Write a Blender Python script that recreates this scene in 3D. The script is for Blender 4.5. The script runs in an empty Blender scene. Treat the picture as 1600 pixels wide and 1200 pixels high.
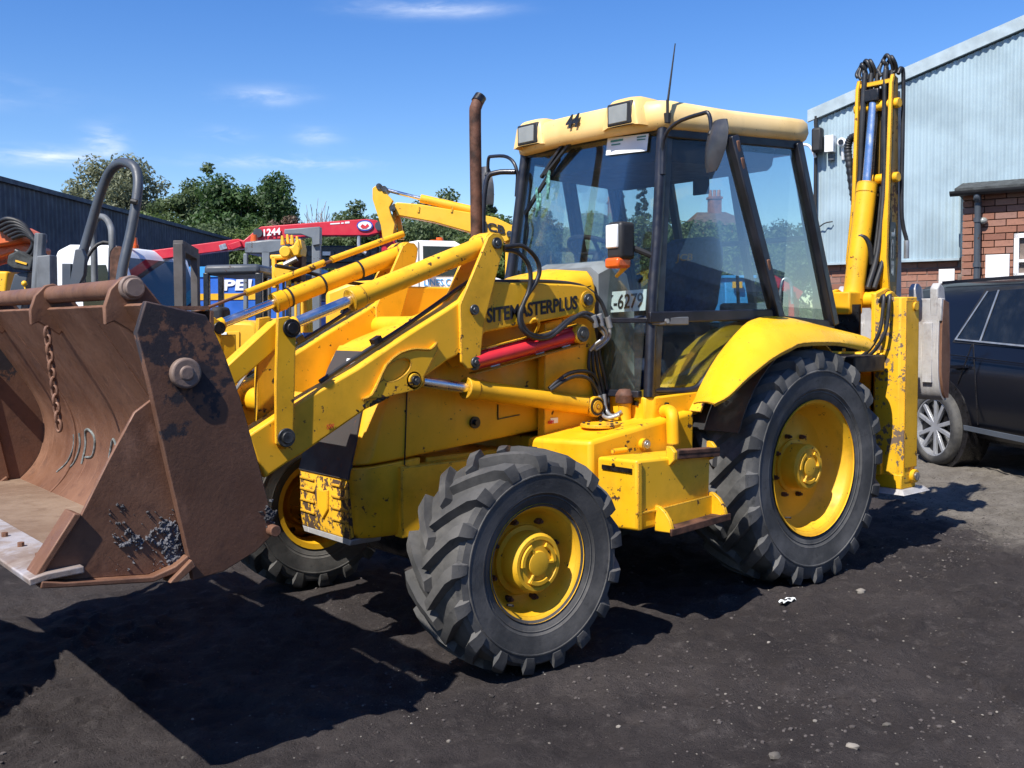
import bpy, bmesh, math, random
import numpy as np
from mathutils import Vector, Matrix
random.seed(7); rng = np.random.default_rng(11)
sc = bpy.context.scene
COL = sc.collection
rad = math.radians
# ------------------------------------------------------------------ camera
FPX = 1611.0
CP = np.array([5.0, 4.385, 1.529])
_y, _p, _r = rad(-129.42), rad(-3.71), rad(-0.59)
CF = np.array([math.cos(_p)*math.cos(_y), math.cos(_p)*math.sin(_y), math.sin(_p)])
CR = np.cross(CF, [0, 0, 1]); CR /= np.linalg.norm(CR); CU = np.cross(CR, CF)
CR, CU = math.cos(_r)*CR + math.sin(_r)*CU, -math.sin(_r)*CR + math.cos(_r)*CU
cam = bpy.data.cameras.new('camera'); cam.sensor_width = 36; cam.lens = 36*FPX/1600
cam.clip_start = .05; cam.clip_end = 3000
cam_ob = bpy.data.objects.new('camera', cam); COL.objects.link(cam_ob)
cam_ob.matrix_world = Matrix(((CR[0], CU[0], -CF[0], CP[0]), (CR[1], CU[1], -CF[1], CP[1]), (CR[2], CU[2], -CF[2], CP[2]), (0, 0, 0, 1)))
sc.camera = cam_ob
# ------------------------------------------------------------------ light
SUN_AZ, SUN_EL = rad(13), rad(51.5)          # azimuth from +X (machine front) towards +Y
sd = Vector((math.cos(SUN_EL)*math.cos(SUN_AZ), math.cos(SUN_EL)*math.sin(SUN_AZ), math.sin(SUN_EL)))
sun = bpy.data.lights.new('sun', 'SUN'); sun.energy = 5.0; sun.angle = rad(.53); sun.color = (1, .95, .87)
sun_ob = bpy.data.objects.new('sun', sun); COL.objects.link(sun_ob)
sun_ob.rotation_euler = sd.to_track_quat('Z', 'Y').to_euler()
sun_ob.location = (6, 4, 12)
world = bpy.data.worlds.new('World'); sc.world = world; world.use_nodes = True
wt = world.node_tree; wt.nodes.clear()
def wn(t, **k):
    n = wt.nodes.new(t)
    for a, b in k.items(): setattr(n, a, b)
    return n
sky = wn('ShaderNodeTexSky', sky_type='NISHITA', sun_disc=False, sun_elevation=SUN_EL, sun_rotation=math.atan2(sd.x, sd.y))
sky.altitude = 100; sky.air_density = 1.0; sky.dust_density = .15; sky.ozone_density = 3.0
tc = wn('ShaderNodeTexCoord')
def cloud(scale, seed, lo, hi, detail=7.0):
    mp = wn('ShaderNodeMapping'); mp.inputs['Scale'].default_value = scale; mp.inputs['Location'].default_value = seed
    wt.links.new(tc.outputs['Generated'], mp.inputs[0])
    nz = wn('ShaderNodeTexNoise'); nz.inputs['Scale'].default_value = 1.0; nz.inputs['Detail'].default_value = detail; nz.inputs['Roughness'].default_value = .58
    nz.inputs['Distortion'].default_value = .5
    wt.links.new(mp.outputs[0], nz.inputs[0])
    mr = wn('ShaderNodeMapRange'); mr.interpolation_type = 'SMOOTHSTEP'
    mr.inputs[1].default_value = lo; mr.inputs[2].default_value = hi; mr.inputs[3].default_value = 0; mr.inputs[4].default_value = .75
    wt.links.new(nz.outputs[0], mr.inputs[0]); return mr
c1 = cloud((5.5, 5.5, 34), (4.1, 1.3, 2.2), .42, .74)          # streaky texture of the wisps
c2 = cloud((26, 26, 90), (2.5, 7.7, .4), .38, .72)
def wmath(op, a, b):
    n = wn('ShaderNodeMath', operation=op)
    for s, v in ((n.inputs[0], a), (n.inputs[1], b)):
        if isinstance(v, (int, float)): s.default_value = v
        else: wt.links.new(v, s)
    return n.outputs[0]
def blobmask(d0, su, sv, amp):                                  # one wisp: soft ellipse round a compass direction and height
    d0 = Vector(d0).normalized(); r0 = Vector((d0.y, -d0.x, 0)).normalized()
    ds = []
    for ax, c, s in ((r0, 0, su), (Vector((0, 0, 1)), d0.z, sv)):
        dp = wn('ShaderNodeVectorMath', operation='DOT_PRODUCT'); wt.links.new(tc.outputs['Generated'], dp.inputs[0]); dp.inputs[1].default_value = ax
        ds.append(wmath('POWER', wmath('ABSOLUTE', wmath('DIVIDE', wmath('SUBTRACT', dp.outputs['Value'], c), s), 0), 2.0))
    fr = wn('ShaderNodeVectorMath', operation='DOT_PRODUCT'); wt.links.new(tc.outputs['Generated'], fr.inputs[0]); fr.inputs[1].default_value = d0
    g = wmath('POWER', 2.718, wmath('MULTIPLY', wmath('ADD', ds[0], ds[1]), -1.0))
    return wmath('MULTIPLY', wmath('MULTIPLY', g, wmath('GREATER_THAN', fr.outputs['Value'], 0.0)), amp)
tot = None
for px, py, su, sv, amp in ((55, 243, .045, .0065, 1.3), (163, 224, .015, .012, 1.1), (410, 150, .032, .007, .75), (450, 254, .07, .0055, .9), (495, 214, .018, .008, .55), (350, 210, .02, .006, .4), (665, 14, .055, .006, .9), (-260, 120, .10, .012, 1.0), (2050, 200, .10, .010, .9), (2600, 90, .12, .014, .9)):
    m_ = blobmask(CF + CR*(px-800)/FPX - CU*(py-600)/FPX, su, sv, amp); tot = m_ if tot is None else wmath('ADD', tot, m_)
for az, el in ((0.3, .2), (.9, .35), (1.6, .16), (2.2, .28), (-.6, .22)):   # a few more round the rest of the sky
    m_ = blobmask((math.cos(az)*math.cos(el), math.sin(az)*math.cos(el), math.sin(el)), .16, .03, .9); tot = wmath('ADD', tot, m_)
tex = wmath('ADD', wmath('MULTIPLY', c1.outputs[0], .85), wmath('MULTIPLY', c2.outputs[0], .55))
class mx: outputs = [wmath('MINIMUM', wmath('MULTIPLY', tot, tex), .8)]
hs = wn('ShaderNodeHueSaturation'); hs.inputs['Hue'].default_value = .514; hs.inputs['Saturation'].default_value = 1.33; hs.inputs['Value'].default_value = 1.0
wt.links.new(sky.outputs[0], hs.inputs['Color'])
mixc = wn('ShaderNodeMixRGB'); mixc.inputs[2].default_value = (6.2, 6.7, 7.6, 1)
wt.links.new(mx.outputs[0], mixc.inputs[0]); wt.links.new(hs.outputs[0], mixc.inputs[1])
bgn = wn('ShaderNodeBackground'); bgn.inputs[1].default_value = .114
wo = wn('ShaderNodeOutputWorld'); wt.links.new(mixc.outputs[0], bgn.inputs[0]); wt.links.new(bgn.outputs[0], wo.inputs[0])
sc.view_settings.view_transform = 'Standard'; sc.view_settings.look = 'None'
sc.view_settings.exposure = 0.56; sc.view_settings.gamma = 1.0; sc.view_settings.use_curve_mapping = False
sc.cycles.max_bounces = 8; sc.cycles.transparent_max_bounces = 16; sc.cycles.use_denoising = True
# ------------------------------------------------------------------ helpers
def V(*a): return np.array(a, float)
def ray(px, py): return CF + CR*(px-800)/FPX - CU*(py-600)/FPX
def at(px, py, X=None, Y=None, Z=None, D=None):
    """point of the photograph's ray on a real plane of the place"""
    d = ray(px, py)
    t = (X-CP[0])/d[0] if X is not None else (Y-CP[1])/d[1] if Y is not None else (Z-CP[2])/d[2] if Z is not None else D
    return CP + t*d
def xz(pts, Y): return [(p[0], p[2]) for p in (at(a, b, Y=Y) for a, b in pts)]
def yz(pts, X): return [(p[1], p[2]) for p in (at(a, b, X=X) for a, b in pts)]
def frame(d):
    d = np.array(d, float); d /= np.linalg.norm(d)
    a = V(0, 0, 1) if abs(d[2]) < .9 else V(1, 0, 0)
    u = np.cross(a, d); u /= np.linalg.norm(u); return u, np.cross(d, u), d
def catmull(pts, k=6):
    pts = [np.array(p, float) for p in pts]
    if len(pts) < 3: return pts
    P = [2*pts[0]-pts[1]] + pts + [2*pts[-1]-pts[-2]]; out = []
    for i in range(1, len(P)-2):
        for j in range(k):
            t = j/k
            out.append(.5*((2*P[i]) + (-P[i-1]+P[i+1])*t + (2*P[i-1]-5*P[i]+4*P[i+1]-P[i+2])*t*t + (-P[i-1]+3*P[i]-3*P[i+1]+P[i+2])*t**3))
    return out + [pts[-1]]
WL = {}                                   # world location of each root (parts keep local coordinates)
class MB:
    def __init__(s): s.v = []; s.f = []
    def add(s, vs, fs):
        o = len(s.v); s.v += [tuple(map(float, q)) for q in vs]; s.f += [tuple(i+o for i in f) for f in fs]; return s
    def box(s, c, d, ax=None):
        ax = np.eye(3) if ax is None else np.array(ax, float); c = np.array(c, float); h = np.array(d, float)/2
        vs = [c + ax[0]*h[0]*i + ax[1]*h[1]*j + ax[2]*h[2]*k for i in (-1, 1) for j in (-1, 1) for k in (-1, 1)]
        return s.add(vs, [(0, 1, 3, 2), (4, 6, 7, 5), (0, 4, 5, 1), (2, 3, 7, 6), (0, 2, 6, 4), (1, 5, 7, 3)])
    def bar(s, p0, p1, w, h, up=(0, 0, 1)):
        p0 = np.array(p0, float); p1 = np.array(p1, float); d = p1-p0; L = np.linalg.norm(d); d /= L
        u = np.cross(up, d); u /= np.linalg.norm(u); v = np.cross(d, u)
        return s.box((p0+p1)/2, (L, w, h), (d, u, v))
    def prism(s, poly, axis, a, b):
        m = {'X': lambda u, v, t: (t, u, v), 'Y': lambda u, v, t: (u, t, v), 'Z': lambda u, v, t: (u, v, t)}[axis]
        n = len(poly); vs = [m(u, v, a) for u, v in poly] + [m(u, v, b) for u, v in poly]
        return s.add(vs, [tuple(range(n))[::-1], tuple(range(n, 2*n))] + [(i, (i+1) % n, (i+1) % n+n, i+n) for i in range(n)])
    def hull2(s, pa, pb):
        n = len(pa)
        return s.add(list(pa)+list(pb), [tuple(range(n))[::-1], tuple(range(n, 2*n))] + [(i, (i+1) % n, (i+1) % n+n, i+n) for i in range(n)])
    def cyl(s, p0, p1, r0, r1=None, n=16, caps=True):
        r1 = r0 if r1 is None else r1; p0 = np.array(p0, float); p1 = np.array(p1, float)
        u, v, d = frame(p1-p0); an = [2*math.pi*i/n for i in range(n)]
        vs = [p0 + r0*(u*math.cos(a)+v*math.sin(a)) for a in an] + [p1 + r1*(u*math.cos(a)+v*math.sin(a)) for a in an]
        fs = [(i, (i+1) % n, (i+1) % n+n, i+n) for i in range(n)]
        if caps: fs += [tuple(range(n))[::-1], tuple(range(n, 2*n))]
        return s.add(vs, fs)
    def tube(s, pts, r, n=8, k=6):
        pts = catmull(pts, k) if k else [np.array(p, float) for p in pts]; rows = []; u = None
        for i, p in enumerate(pts):
            d = pts[min(i+1, len(pts)-1)] - pts[max(i-1, 0)]; d = d/np.linalg.norm(d)
            if u is None: u, v, _ = frame(d)
            else: u = u - d*np.dot(u, d); u /= np.linalg.norm(u); v = np.cross(d, u)
            rr = r(i/(len(pts)-1)) if callable(r) else r
            rows.append([p + rr*(u*math.cos(2*math.pi*j/n)+v*math.sin(2*math.pi*j/n)) for j in range(n)])
        return s.loft(rows, closed=True, caps=True)
    def loft(s, rows, closed=False, caps=False):
        m = len(rows[0]); vs = [p for r_ in rows for p in r_]; fs = []
        for i in range(len(rows)-1):
            for j in range(m if closed else m-1):
                a, b = i*m+j, i*m+(j+1) % m; fs.append((a, b, b+m, a+m))
        if caps: fs += [tuple(range(m))[::-1], tuple(range((len(rows)-1)*m, len(rows)*m))]
        return s.add(vs, fs)
    def slab(s, rows, th):
        """open lofted sheet given thickness along its normals"""
        R = np.array(rows, float); du = np.gradient(R, axis=0); dv = np.gradient(R, axis=1)
        nn = np.cross(du, dv); nn /= np.linalg.norm(nn, axis=2, keepdims=True)+1e-12
        B = R - nn*th; a, b = R.shape[:2]; o = a*b
        vs = list(R.reshape(-1, 3)) + list(B.reshape(-1, 3)); fs = []
        for i in range(a-1):
            for j in range(b-1):
                q = (i*b+j, i*b+j+1, (i+1)*b+j+1, (i+1)*b+j); fs += [q, tuple(x+o for x in q[::-1])]
        for i in range(a-1):
            for j in (0, b-1): fs.append((i*b+j, (i+1)*b+j, (i+1)*b+j+o, i*b+j+o))
        for j in range(b-1):
            for i in (0, a-1): fs.append((i*b+j, i*b+j+1, i*b+j+1+o, i*b+j+o))
        return s.add(vs, fs)
    def lathe(s, prof, org, axis, n=32):
        """prof: (distance along axis, radius)"""
        u, v, d = frame(axis); org = np.array(org, float); rows = []
        for a, r in prof: rows.append([org + d*a + r*(u*math.cos(2*math.pi*j/n)+v*math.sin(2*math.pi*j/n)) for j in range(n)])
        return s.loft(rows, closed=True)
    def ball(s, c, r, n=10, sq=(1, 1, 1)):
        rows = [[np.array(c)+np.array(sq)*r*V(math.sin(t)*math.cos(2*math.pi*j/n), math.sin(t)*math.sin(2*math.pi*j/n), math.cos(t)) for j in range(n)] for t in [math.pi*(i+.02)/(n//2+.04) for i in range(n//2+1)]]
        return s.loft(rows, closed=True, caps=True)
    def build(s, name, m, parent=None, bevel=0, smooth=35, seg=2, recalc=True, **kw):
        me = bpy.data.meshes.new(name); root = parent
        while root is not None and root.parent is not None: root = root.parent
        off = np.array(WL.get(root.name, (0, 0, 0))) if root is not None else 0
        vs = np.array(s.v) - off
        me.from_pydata(vs.tolist(), [], s.f)
        if recalc:
            bm = bmesh.new(); bm.from_mesh(me); bmesh.ops.recalc_face_normals(bm, faces=bm.faces); bm.to_mesh(me); bm.free()
        if smooth: me.shade_smooth(); me.set_sharp_from_angle(angle=rad(smooth))
        me.materials.append(MAT[m] if isinstance(m, str) else m)
        o = bpy.data.objects.new(name, me); COL.objects.link(o)
        if parent is not None: o.parent = parent
        if bevel:
            b = o.modifiers.new('bevel', 'BEVEL'); b.width = bevel; b.segments = seg; b.limit_method = 'ANGLE'; b.angle_limit = rad(35); b.harden_normals = False
        if kw: tag(o, **kw)
        return o
def tag(o, label=None, cat=None, group=None, kind=None):
    if label: o['label'] = label
    if cat: o['category'] = cat
    if group: o['group'] = group
    if kind: o['kind'] = kind
    return o
def thing(name, label, cat, loc=(0, 0, 0), group=None):
    o = bpy.data.objects.new(name, None); COL.objects.link(o); o.location = [float(q) for q in loc]; o.empty_display_size = .2
    WL[o.name] = tuple(float(q) for q in loc); return tag(o, label, cat, group)
def copy_tree(o, parent=None, shift=None):
    c = o.copy(); COL.objects.link(c)
    if parent is not None: c.parent = parent
    if shift is not None: c.location = Vector(o.location)+Vector(shift); WL[c.name] = tuple(c.location)
    for ch in list(o.children): copy_tree(ch, c)
    return c
def text(name, s, m, parent, org, right, up, h, w=None, ext=.0015, shear=0, bold=.0):
    cu = bpy.data.curves.new('t', 'FONT'); cu.body = s; cu.extrude = .002; cu.shear = shear; cu.offset = bold; cu.resolution_u = 3
    ob = bpy.data.objects.new('t', cu); COL.objects.link(ob); bpy.context.view_layer.update()
    me = bpy.data.meshes.new_from_object(ob.evaluated_get(bpy.context.evaluated_depsgraph_get()))
    co = np.array([v.co[:] for v in me.vertices]); fs = [tuple(p.vertices) for p in me.polygons]
    bpy.data.objects.remove(ob); bpy.data.meshes.remove(me)
    lo, hi = co.min(0), co.max(0); sy = h/(hi[1]-lo[1]); sx = sy if w is None else w/(hi[0]-lo[0])
    right = np.array(right, float)/np.linalg.norm(right); up = np.array(up, float)/np.linalg.norm(up); nrm = np.cross(right, up)
    P = np.array(org) + np.outer((co[:, 0]-lo[0])*sx, right) + np.outer((co[:, 1]-lo[1])*sy, up) + np.outer(np.sign(co[:, 2])*ext, nrm)
    b = MB(); b.v = [tuple(p) for p in P]; b.f = fs
    return b.build(name, m, parent, smooth=0, recalc=False)
# ------------------------------------------------------------------ materials
MAT = {}
class NT:
    def __init__(s, name):
        s.m = bpy.data.materials.new(name); s.m.use_nodes = True; s.t = s.m.node_tree; s.t.nodes.clear()
        s.out = s.n('ShaderNodeOutputMaterial'); s.b = s.n('ShaderNodeBsdfPrincipled'); s.l(s.b.outputs[0], s.out.inputs[0]); s.co = s.n('ShaderNodeTexCoord').outputs['Object']
    def n(s, t, **k):
        q = s.t.nodes.new(t)
        for a, b in k.items(): setattr(q, a, b)
        return q
    def l(s, a, b): s.t.links.new(a, b)
    def noise(s, sc_=5, det=5, rough=.55, stretch=None, off=None, dist=0):
        co = s.co
        if stretch or off:
            mp = s.n('ShaderNodeMapping')
            if stretch: mp.inputs['Scale'].default_value = stretch
            if off: mp.inputs['Location'].default_value = off
            s.l(co, mp.inputs[0]); co = mp.outputs[0]
        q = s.n('ShaderNodeTexNoise'); q.inputs['Scale'].default_value = sc_; q.inputs['Detail'].default_value = det; q.inputs['Roughness'].default_value = rough; q.inputs['Distortion'].default_value = dist
        s.l(co, q.inputs[0]); return q.outputs[0]
    def rng(s, x, a, b, c=0, d=1):
        q = s.n('ShaderNodeMapRange'); q.interpolation_type = 'SMOOTHSTEP'
        for i, v_ in enumerate((a, b, c, d)): q.inputs[i+1].default_value = v_
        s.l(x, q.inputs[0]); return q.outputs[0]
    def mix(s, f, a, b):
        q = s.n('ShaderNodeMixRGB')
        for sock, v_ in ((q.inputs[0], f), (q.inputs[1], a), (q.inputs[2], b)):
            if isinstance(v_, (int, float)): sock.default_value = v_
            elif isinstance(v_, tuple): sock.default_value = (*v_, 1)
            else: s.l(v_, sock)
        return q.outputs[0]
    def math(s, op, a, b):
        q = s.n('ShaderNodeMath', operation=op)
        for sock, v_ in ((q.inputs[0], a), (q.inputs[1], b)):
            if isinstance(v_, (int, float)): sock.default_value = v_
            else: s.l(v_, sock)
        return q.outputs[0]
    def col(s, c):
        if isinstance(c, tuple): s.b.inputs['Base Color'].default_value = (*c, 1)
        else: s.l(c, s.b.inputs['Base Color'])
    def setv(s, k, v_):
        if isinstance(v_, (int, float)): s.b.inputs[k].default_value = v_
        else: s.l(v_, s.b.inputs[k])
    def edge(s, r, a, b):
        bv = s.n('ShaderNodeBevel', samples=4); bv.inputs[0].default_value = r; ge = s.n('ShaderNodeNewGeometry'); dp = s.n('ShaderNodeVectorMath', operation='DOT_PRODUCT')
        s.l(bv.outputs[0], dp.inputs[0]); s.l(ge.outputs['Normal'], dp.inputs[1]); return s.rng(s.math('SUBTRACT', 1.0, dp.outputs['Value']), a, b)
    def bump(s, h, st=.3, d=.01):
        q = s.n('ShaderNodeBump'); q.inputs['Strength'].default_value = st; q.inputs['Distance'].default_value = d; s.l(h, q.inputs['Height']); s.l(q.outputs[0], s.b.inputs['Normal'])
def plain(name, c, rough=.5, metal=0, var=.18, sc_=6, coat=0, bump=0, spec=None):
    q = NT(name); n1 = q.noise(sc_, 6)
    d = tuple(x*(1-var*1.6) for x in c); u = tuple(min(1, x*(1+var)) for x in c)
    q.col(q.mix(q.rng(n1, .3, .7), d, u)); q.setv('Roughness', q.rng(q.noise(sc_*3, 4), .3, .75, max(.02, rough-.1), min(1, rough+.12))); q.setv('Metallic', metal)
    if coat: q.setv('Coat Weight', coat); q.setv('Coat Roughness', .08)
    if spec is not None: q.setv('Specular IOR Level', spec)
    if bump: q.bump(q.noise(sc_*6, 6), bump, .01)
    MAT[name] = q.m; return q
def paint(name, base, chip=.67, dirt=.5, rough=.42, rust=(.055, .028, .016), fade=None, dcol=None, edge=0):
    """old enamel: fading, grime film, streaks, chips down to rust"""
    q = NT(name); fade = fade or tuple(min(1, x*1.04+.012) for x in base)
    c = q.mix(q.rng(q.noise(1.7, 4), .35, .7), base, fade)
    dark = dcol or tuple(x*.62 for x in base)
    film = q.math('MULTIPLY', q.rng(q.noise(3.1, 8, .62, off=(3, 1, 2)), .44, .75), dirt)
    c = q.mix(film, c, dark)
    st = q.math('MULTIPLY', q.rng(q.noise(9, 5, .6, stretch=(1, 1, .16), off=(7, 2, 5)), .58, .8), dirt*.55)
    c = q.mix(st, c, tuple(x*.35+.01 for x in base))
    sp = q.math('MULTIPLY', q.rng(q.noise(60, 3, .5), .68, .74), .55); c = q.mix(sp, c, tuple(x*.3+.01 for x in base))
    chips = q.rng(q.math('ADD', q.math('MULTIPLY', q.noise(24, 7, .68, off=(1, 9, 4)), .62), q.math('MULTIPLY', q.noise(4.5, 3, .5, off=(8, 3, 1)), .38)), chip-.05, chip-.035)
    if edge: ed = q.edge(.014, .02, .16); ew = q.rng(q.math('ADD', q.math('MULTIPLY', ed, .42), q.noise(30, 6, .7, off=(6, 6, 2))), .80-edge*.1, .84-edge*.1); chips = q.math('MAXIMUM', chips, ew)
    c = q.mix(chips, c, rust); q.col(c)
    q.setv('Roughness', q.math('MAXIMUM', q.rng(q.noise(8, 5), .3, .75, rough-.1, rough+.18), q.math('MULTIPLY', chips, .8)))
    q.setv('Specular IOR Level', .45)
    q.bump(q.math('SUBTRACT', q.math('MULTIPLY', q.noise(14, 4), .25), chips), .25, .003)
    MAT[name] = q.m; return q
YEL = (.83, .432, .005)
paint('yellow', YEL, chip=.652, dirt=.8, rough=.5, edge=1.2); paint('yellow_worn', (.81, .435, .008), chip=.645, dirt=.85, rough=.5, edge=1.6); paint('guard_worn', (.78, .42, .012), chip=.54, dirt=1.0, rough=.6, rust=(.07, .04, .025), edge=2.2); paint('yellow_wheel', (.74, .40, .008), chip=.655, dirt=.95, rough=.55); paint('boom_oily', (.20, .12, .02), chip=.60, dirt=.8, rough=.45, edge=1)
paint('yellow_far', (.84, .45, .02), chip=.68, dirt=.4); paint('yellow_scraped', (.78, .43, .012), chip=.565, dirt=.9, rough=.55, rust=(.16, .115, .085), edge=1.6)
paint('fender', (.85, .465, .012), chip=.66, dirt=.5, rough=.30, edge=.6)
paint('roof_plastic', (.80, .53, .19), chip=.74, dirt=.45, rough=.45, fade=(.86, .64, .32))
paint('grey_paint', (.15, .17, .19), chip=.66); paint('dark_grey', (.055, .065, .08), chip=.66); paint('red_paint', (.52, .012, .03), chip=.72, dirt=.5)
paint('white_paint', (.78, .79, .80), chip=.76, dirt=.22, dcol=(.5, .5, .48)); paint('blue_paint', (.03, .14, .55), chip=.75); paint('light_blue_paint', (.05, .33, .75), chip=.76)
paint('orange_paint', (.62, .13, .03), chip=.66); paint('grille_black', (.045, .039, .038), chip=.60, rough=.7, rust=(.09, .05, .035))
paint('strut_red', (.60, .018, .028), chip=.70, dirt=.5)
plain('cab_black', (.014, .015, .022), .38, var=.3, coat=.1); plain('lining', (.02, .022, .03), .8); plain('hose', (.022, .023, .026), .5, var=.35); plain('rubber_trim', (.018, .018, .02), .6)
plain('chrome', (.80, .78, .78), .27, 1, .05, 3); plain('pin_steel', (.09, .095, .10), .45, .7, .4, 25); plain('bright_steel', (.42, .42, .43), .42, .85, .3, 14); plain('alloy_silver', (.42, .43, .45), .35, .45, .08, 5)
plain('grease', (.012, .011, .012), .35, 0, .4, 20); plain('seat_cloth', (.035, .05, .11), .9, 0, .25, 40); plain('console_grey', (.17, .19, .20), .7)
plain('amber', (.75, .12, .015), .25, 0, .1); plain('head_lens', (.72, .74, .74), .1, 0, .05, 9, coat=.6); plain('mirror_back', (.045, .047, .055), .4, 0, .2, 10); plain('lamp_glass', (.27, .28, .26), .12, 0, .06, 9, coat=.5); plain('mirror_glass', (.85, .87, .9), .03, 1, .05)
plain('paper_white', (.80, .84, .84), .6, 0, .06); plain('ink', (.012, .012, .018), .6, 0, .1); plain('white_ink', (.82, .82, .84), .6, 0, .05); plain('blue_ink', (.02, .06, .38), .6); plain('red_ink', (.6, .02, .03), .6); plain('green_ink', (.05, .25, .22), .6)
plain('logo_orange', (.55, .22, .02), .7); plain('chalk', (.16, .18, .175), .9, 0, .35, 60); plain('plastic_white', (.80, .80, .80), .5, 0, .04); plain('rope_green', (.10, .28, .25), .9, 0, .5, 60)
plain('exhaust_rust', (.10, .045, .028), .75, .2, .45, 12, bump=.2); plain('duct_grey', (.13, .14, .15), .6); plain('zinc', (.38, .40, .42), .45, .6)
def rustmat(name, a, b, c_, polish=0, dark=.0):
    q = NT(name); c = q.mix(q.rng(q.noise(2.2, 8, .65), .35, .68), a, b)
    c = q.mix(q.math('MULTIPLY', q.rng(q.noise(13, 8, .7, off=(2, 5, 1)), .5, .72), .8), c, c_)
    scr = q.rng(q.noise(30, 4, .6, stretch=(.25, 1.6, .12), off=(5, 5, 2)), .60, .72); c = q.mix(q.math('MULTIPLY', scr, .30), c, tuple(min(1, x*1.9+.03) for x in b))
    scr2 = q.rng(q.noise(26, 3, .6, stretch=(.2, 2.2, .18), off=(1, 3, 9)), .66, .76); c = q.mix(q.math('MULTIPLY', scr2, .5), c, tuple(x*.35 for x in a))
    if dark:
        sx = q.n('ShaderNodeSeparateXYZ'); q.l(q.co, sx.inputs[0])
        dk = q.rng(q.math('ADD', q.noise(5.5, 8, .70, off=(4, 2, 8)), q.math('MULTIPLY', q.math('SUBTRACT', sx.outputs[2], 1.33), .36)), .50, .545); c = q.mix(q.math('MULTIPLY', dk, dark), c, (.014, .016, .024))
    if polish: c = q.mix(q.math('MULTIPLY', q.rng(q.noise(5, 7, .7, off=(9, 9, 1)), .45, .6), polish), c, (.42, .42, .46))
    c = q.mix(q.math('MULTIPLY', q.math('MULTIPLY', q.edge(.012, .02, .2), q.rng(q.noise(16, 6, .7), .38, .6)), .55), c, tuple(min(1, x*1.7+.05) for x in b)); q.col(c); q.setv('Roughness', q.rng(q.noise(10, 5), .3, .7, .5, .82)); q.setv('Metallic', .15); q.bump(q.noise(55, 8, .7), .35, .004); MAT[name] = q.m
rustmat('rust', (.138, .060, .032), (.210, .104, .061), (.090, .043, .028)); rustmat('rust_black', (.105, .050, .030), (.155, .074, .045), (.075, .038, .026), dark=.9)
rustmat('rust_floor', (.20, .13, .088), (.27, .195, .14), (.165, .105, .072)); rustmat('rust_polished', (.24, .18, .145), (.34, .30, .28), (.19, .13, .10), polish=.6)
rustmat('old_steel', (.33, .32, .31), (.46, .45, .44), (.24, .20, .18), polish=.3)
def tyremat(name, base, dust):
    q = NT(name); c = q.mix(q.rng(q.noise(3, 8, .65), .36, .68), base, dust)
    c = q.mix(q.math('MULTIPLY', q.rng(q.noise(18, 6, .7, off=(3, 3, 3)), .55, .75), .7), c, tuple(x*.5 for x in base)); q.col(c)
    q.setv('Roughness', q.rng(q.noise(6, 5), .3, .7, .62, .9)); q.bump(q.noise(70, 7, .65), .3, .004); MAT[name] = q.m
tyremat('tyre', (.040, .040, .040), (.115, .110, .104)); tyremat('tyre_rear', (.040, .041, .041), (.125, .123, .120)); tyremat('car_tyre', (.03, .03, .03), (.10, .095, .085))
def glassmat(name, tint, refl=1.0, dirt=.06):
    q = NT(name); tr = q.n('ShaderNodeBsdfTransparent'); tr.inputs[0].default_value = (*tint, 1); gl = q.n('ShaderNodeBsdfGlossy'); gl.inputs['Roughness'].default_value = .015; gl.inputs[0].default_value = (.95, .98, 1, 1)
    fr = q.n('ShaderNodeFresnel'); fr.inputs[0].default_value = 1.5; m1 = q.n('ShaderNodeMixShader'); q.l(q.math('MULTIPLY', fr.outputs[0], refl), m1.inputs[0]); q.l(tr.outputs[0], m1.inputs[1]); q.l(gl.outputs[0], m1.inputs[2])
    df = q.n('ShaderNodeBsdfDiffuse'); df.inputs[0].default_value = (.45, .47, .46, 1); m2 = q.n('ShaderNodeMixShader')
    q.l(q.rng(q.noise(4, 8, .7), .4, .8, dirt*.4, dirt*2.2), m2.inputs[0]); q.l(m1.outputs[0], m2.inputs[1]); q.l(df.outputs[0], m2.inputs[2]); q.l(m2.outputs[0], q.out.inputs[0]); MAT[name] = q.m
glassmat('glass', (.855, .90, .89), .30, .009); glassmat('glass_dark', (.12, .13, .16), .9, .03); glassmat('glass_green', (.62, .70, .67), .55, .04)
def carmat():
    q = NT('car_black'); q.col((.005, .006, .010)); q.setv('Roughness', .3); q.setv('Specular IOR Level', .3); q.setv('Coat Weight', .15); q.setv('Coat Roughness', .05); MAT['car_black'] = q.m
carmat()
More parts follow.
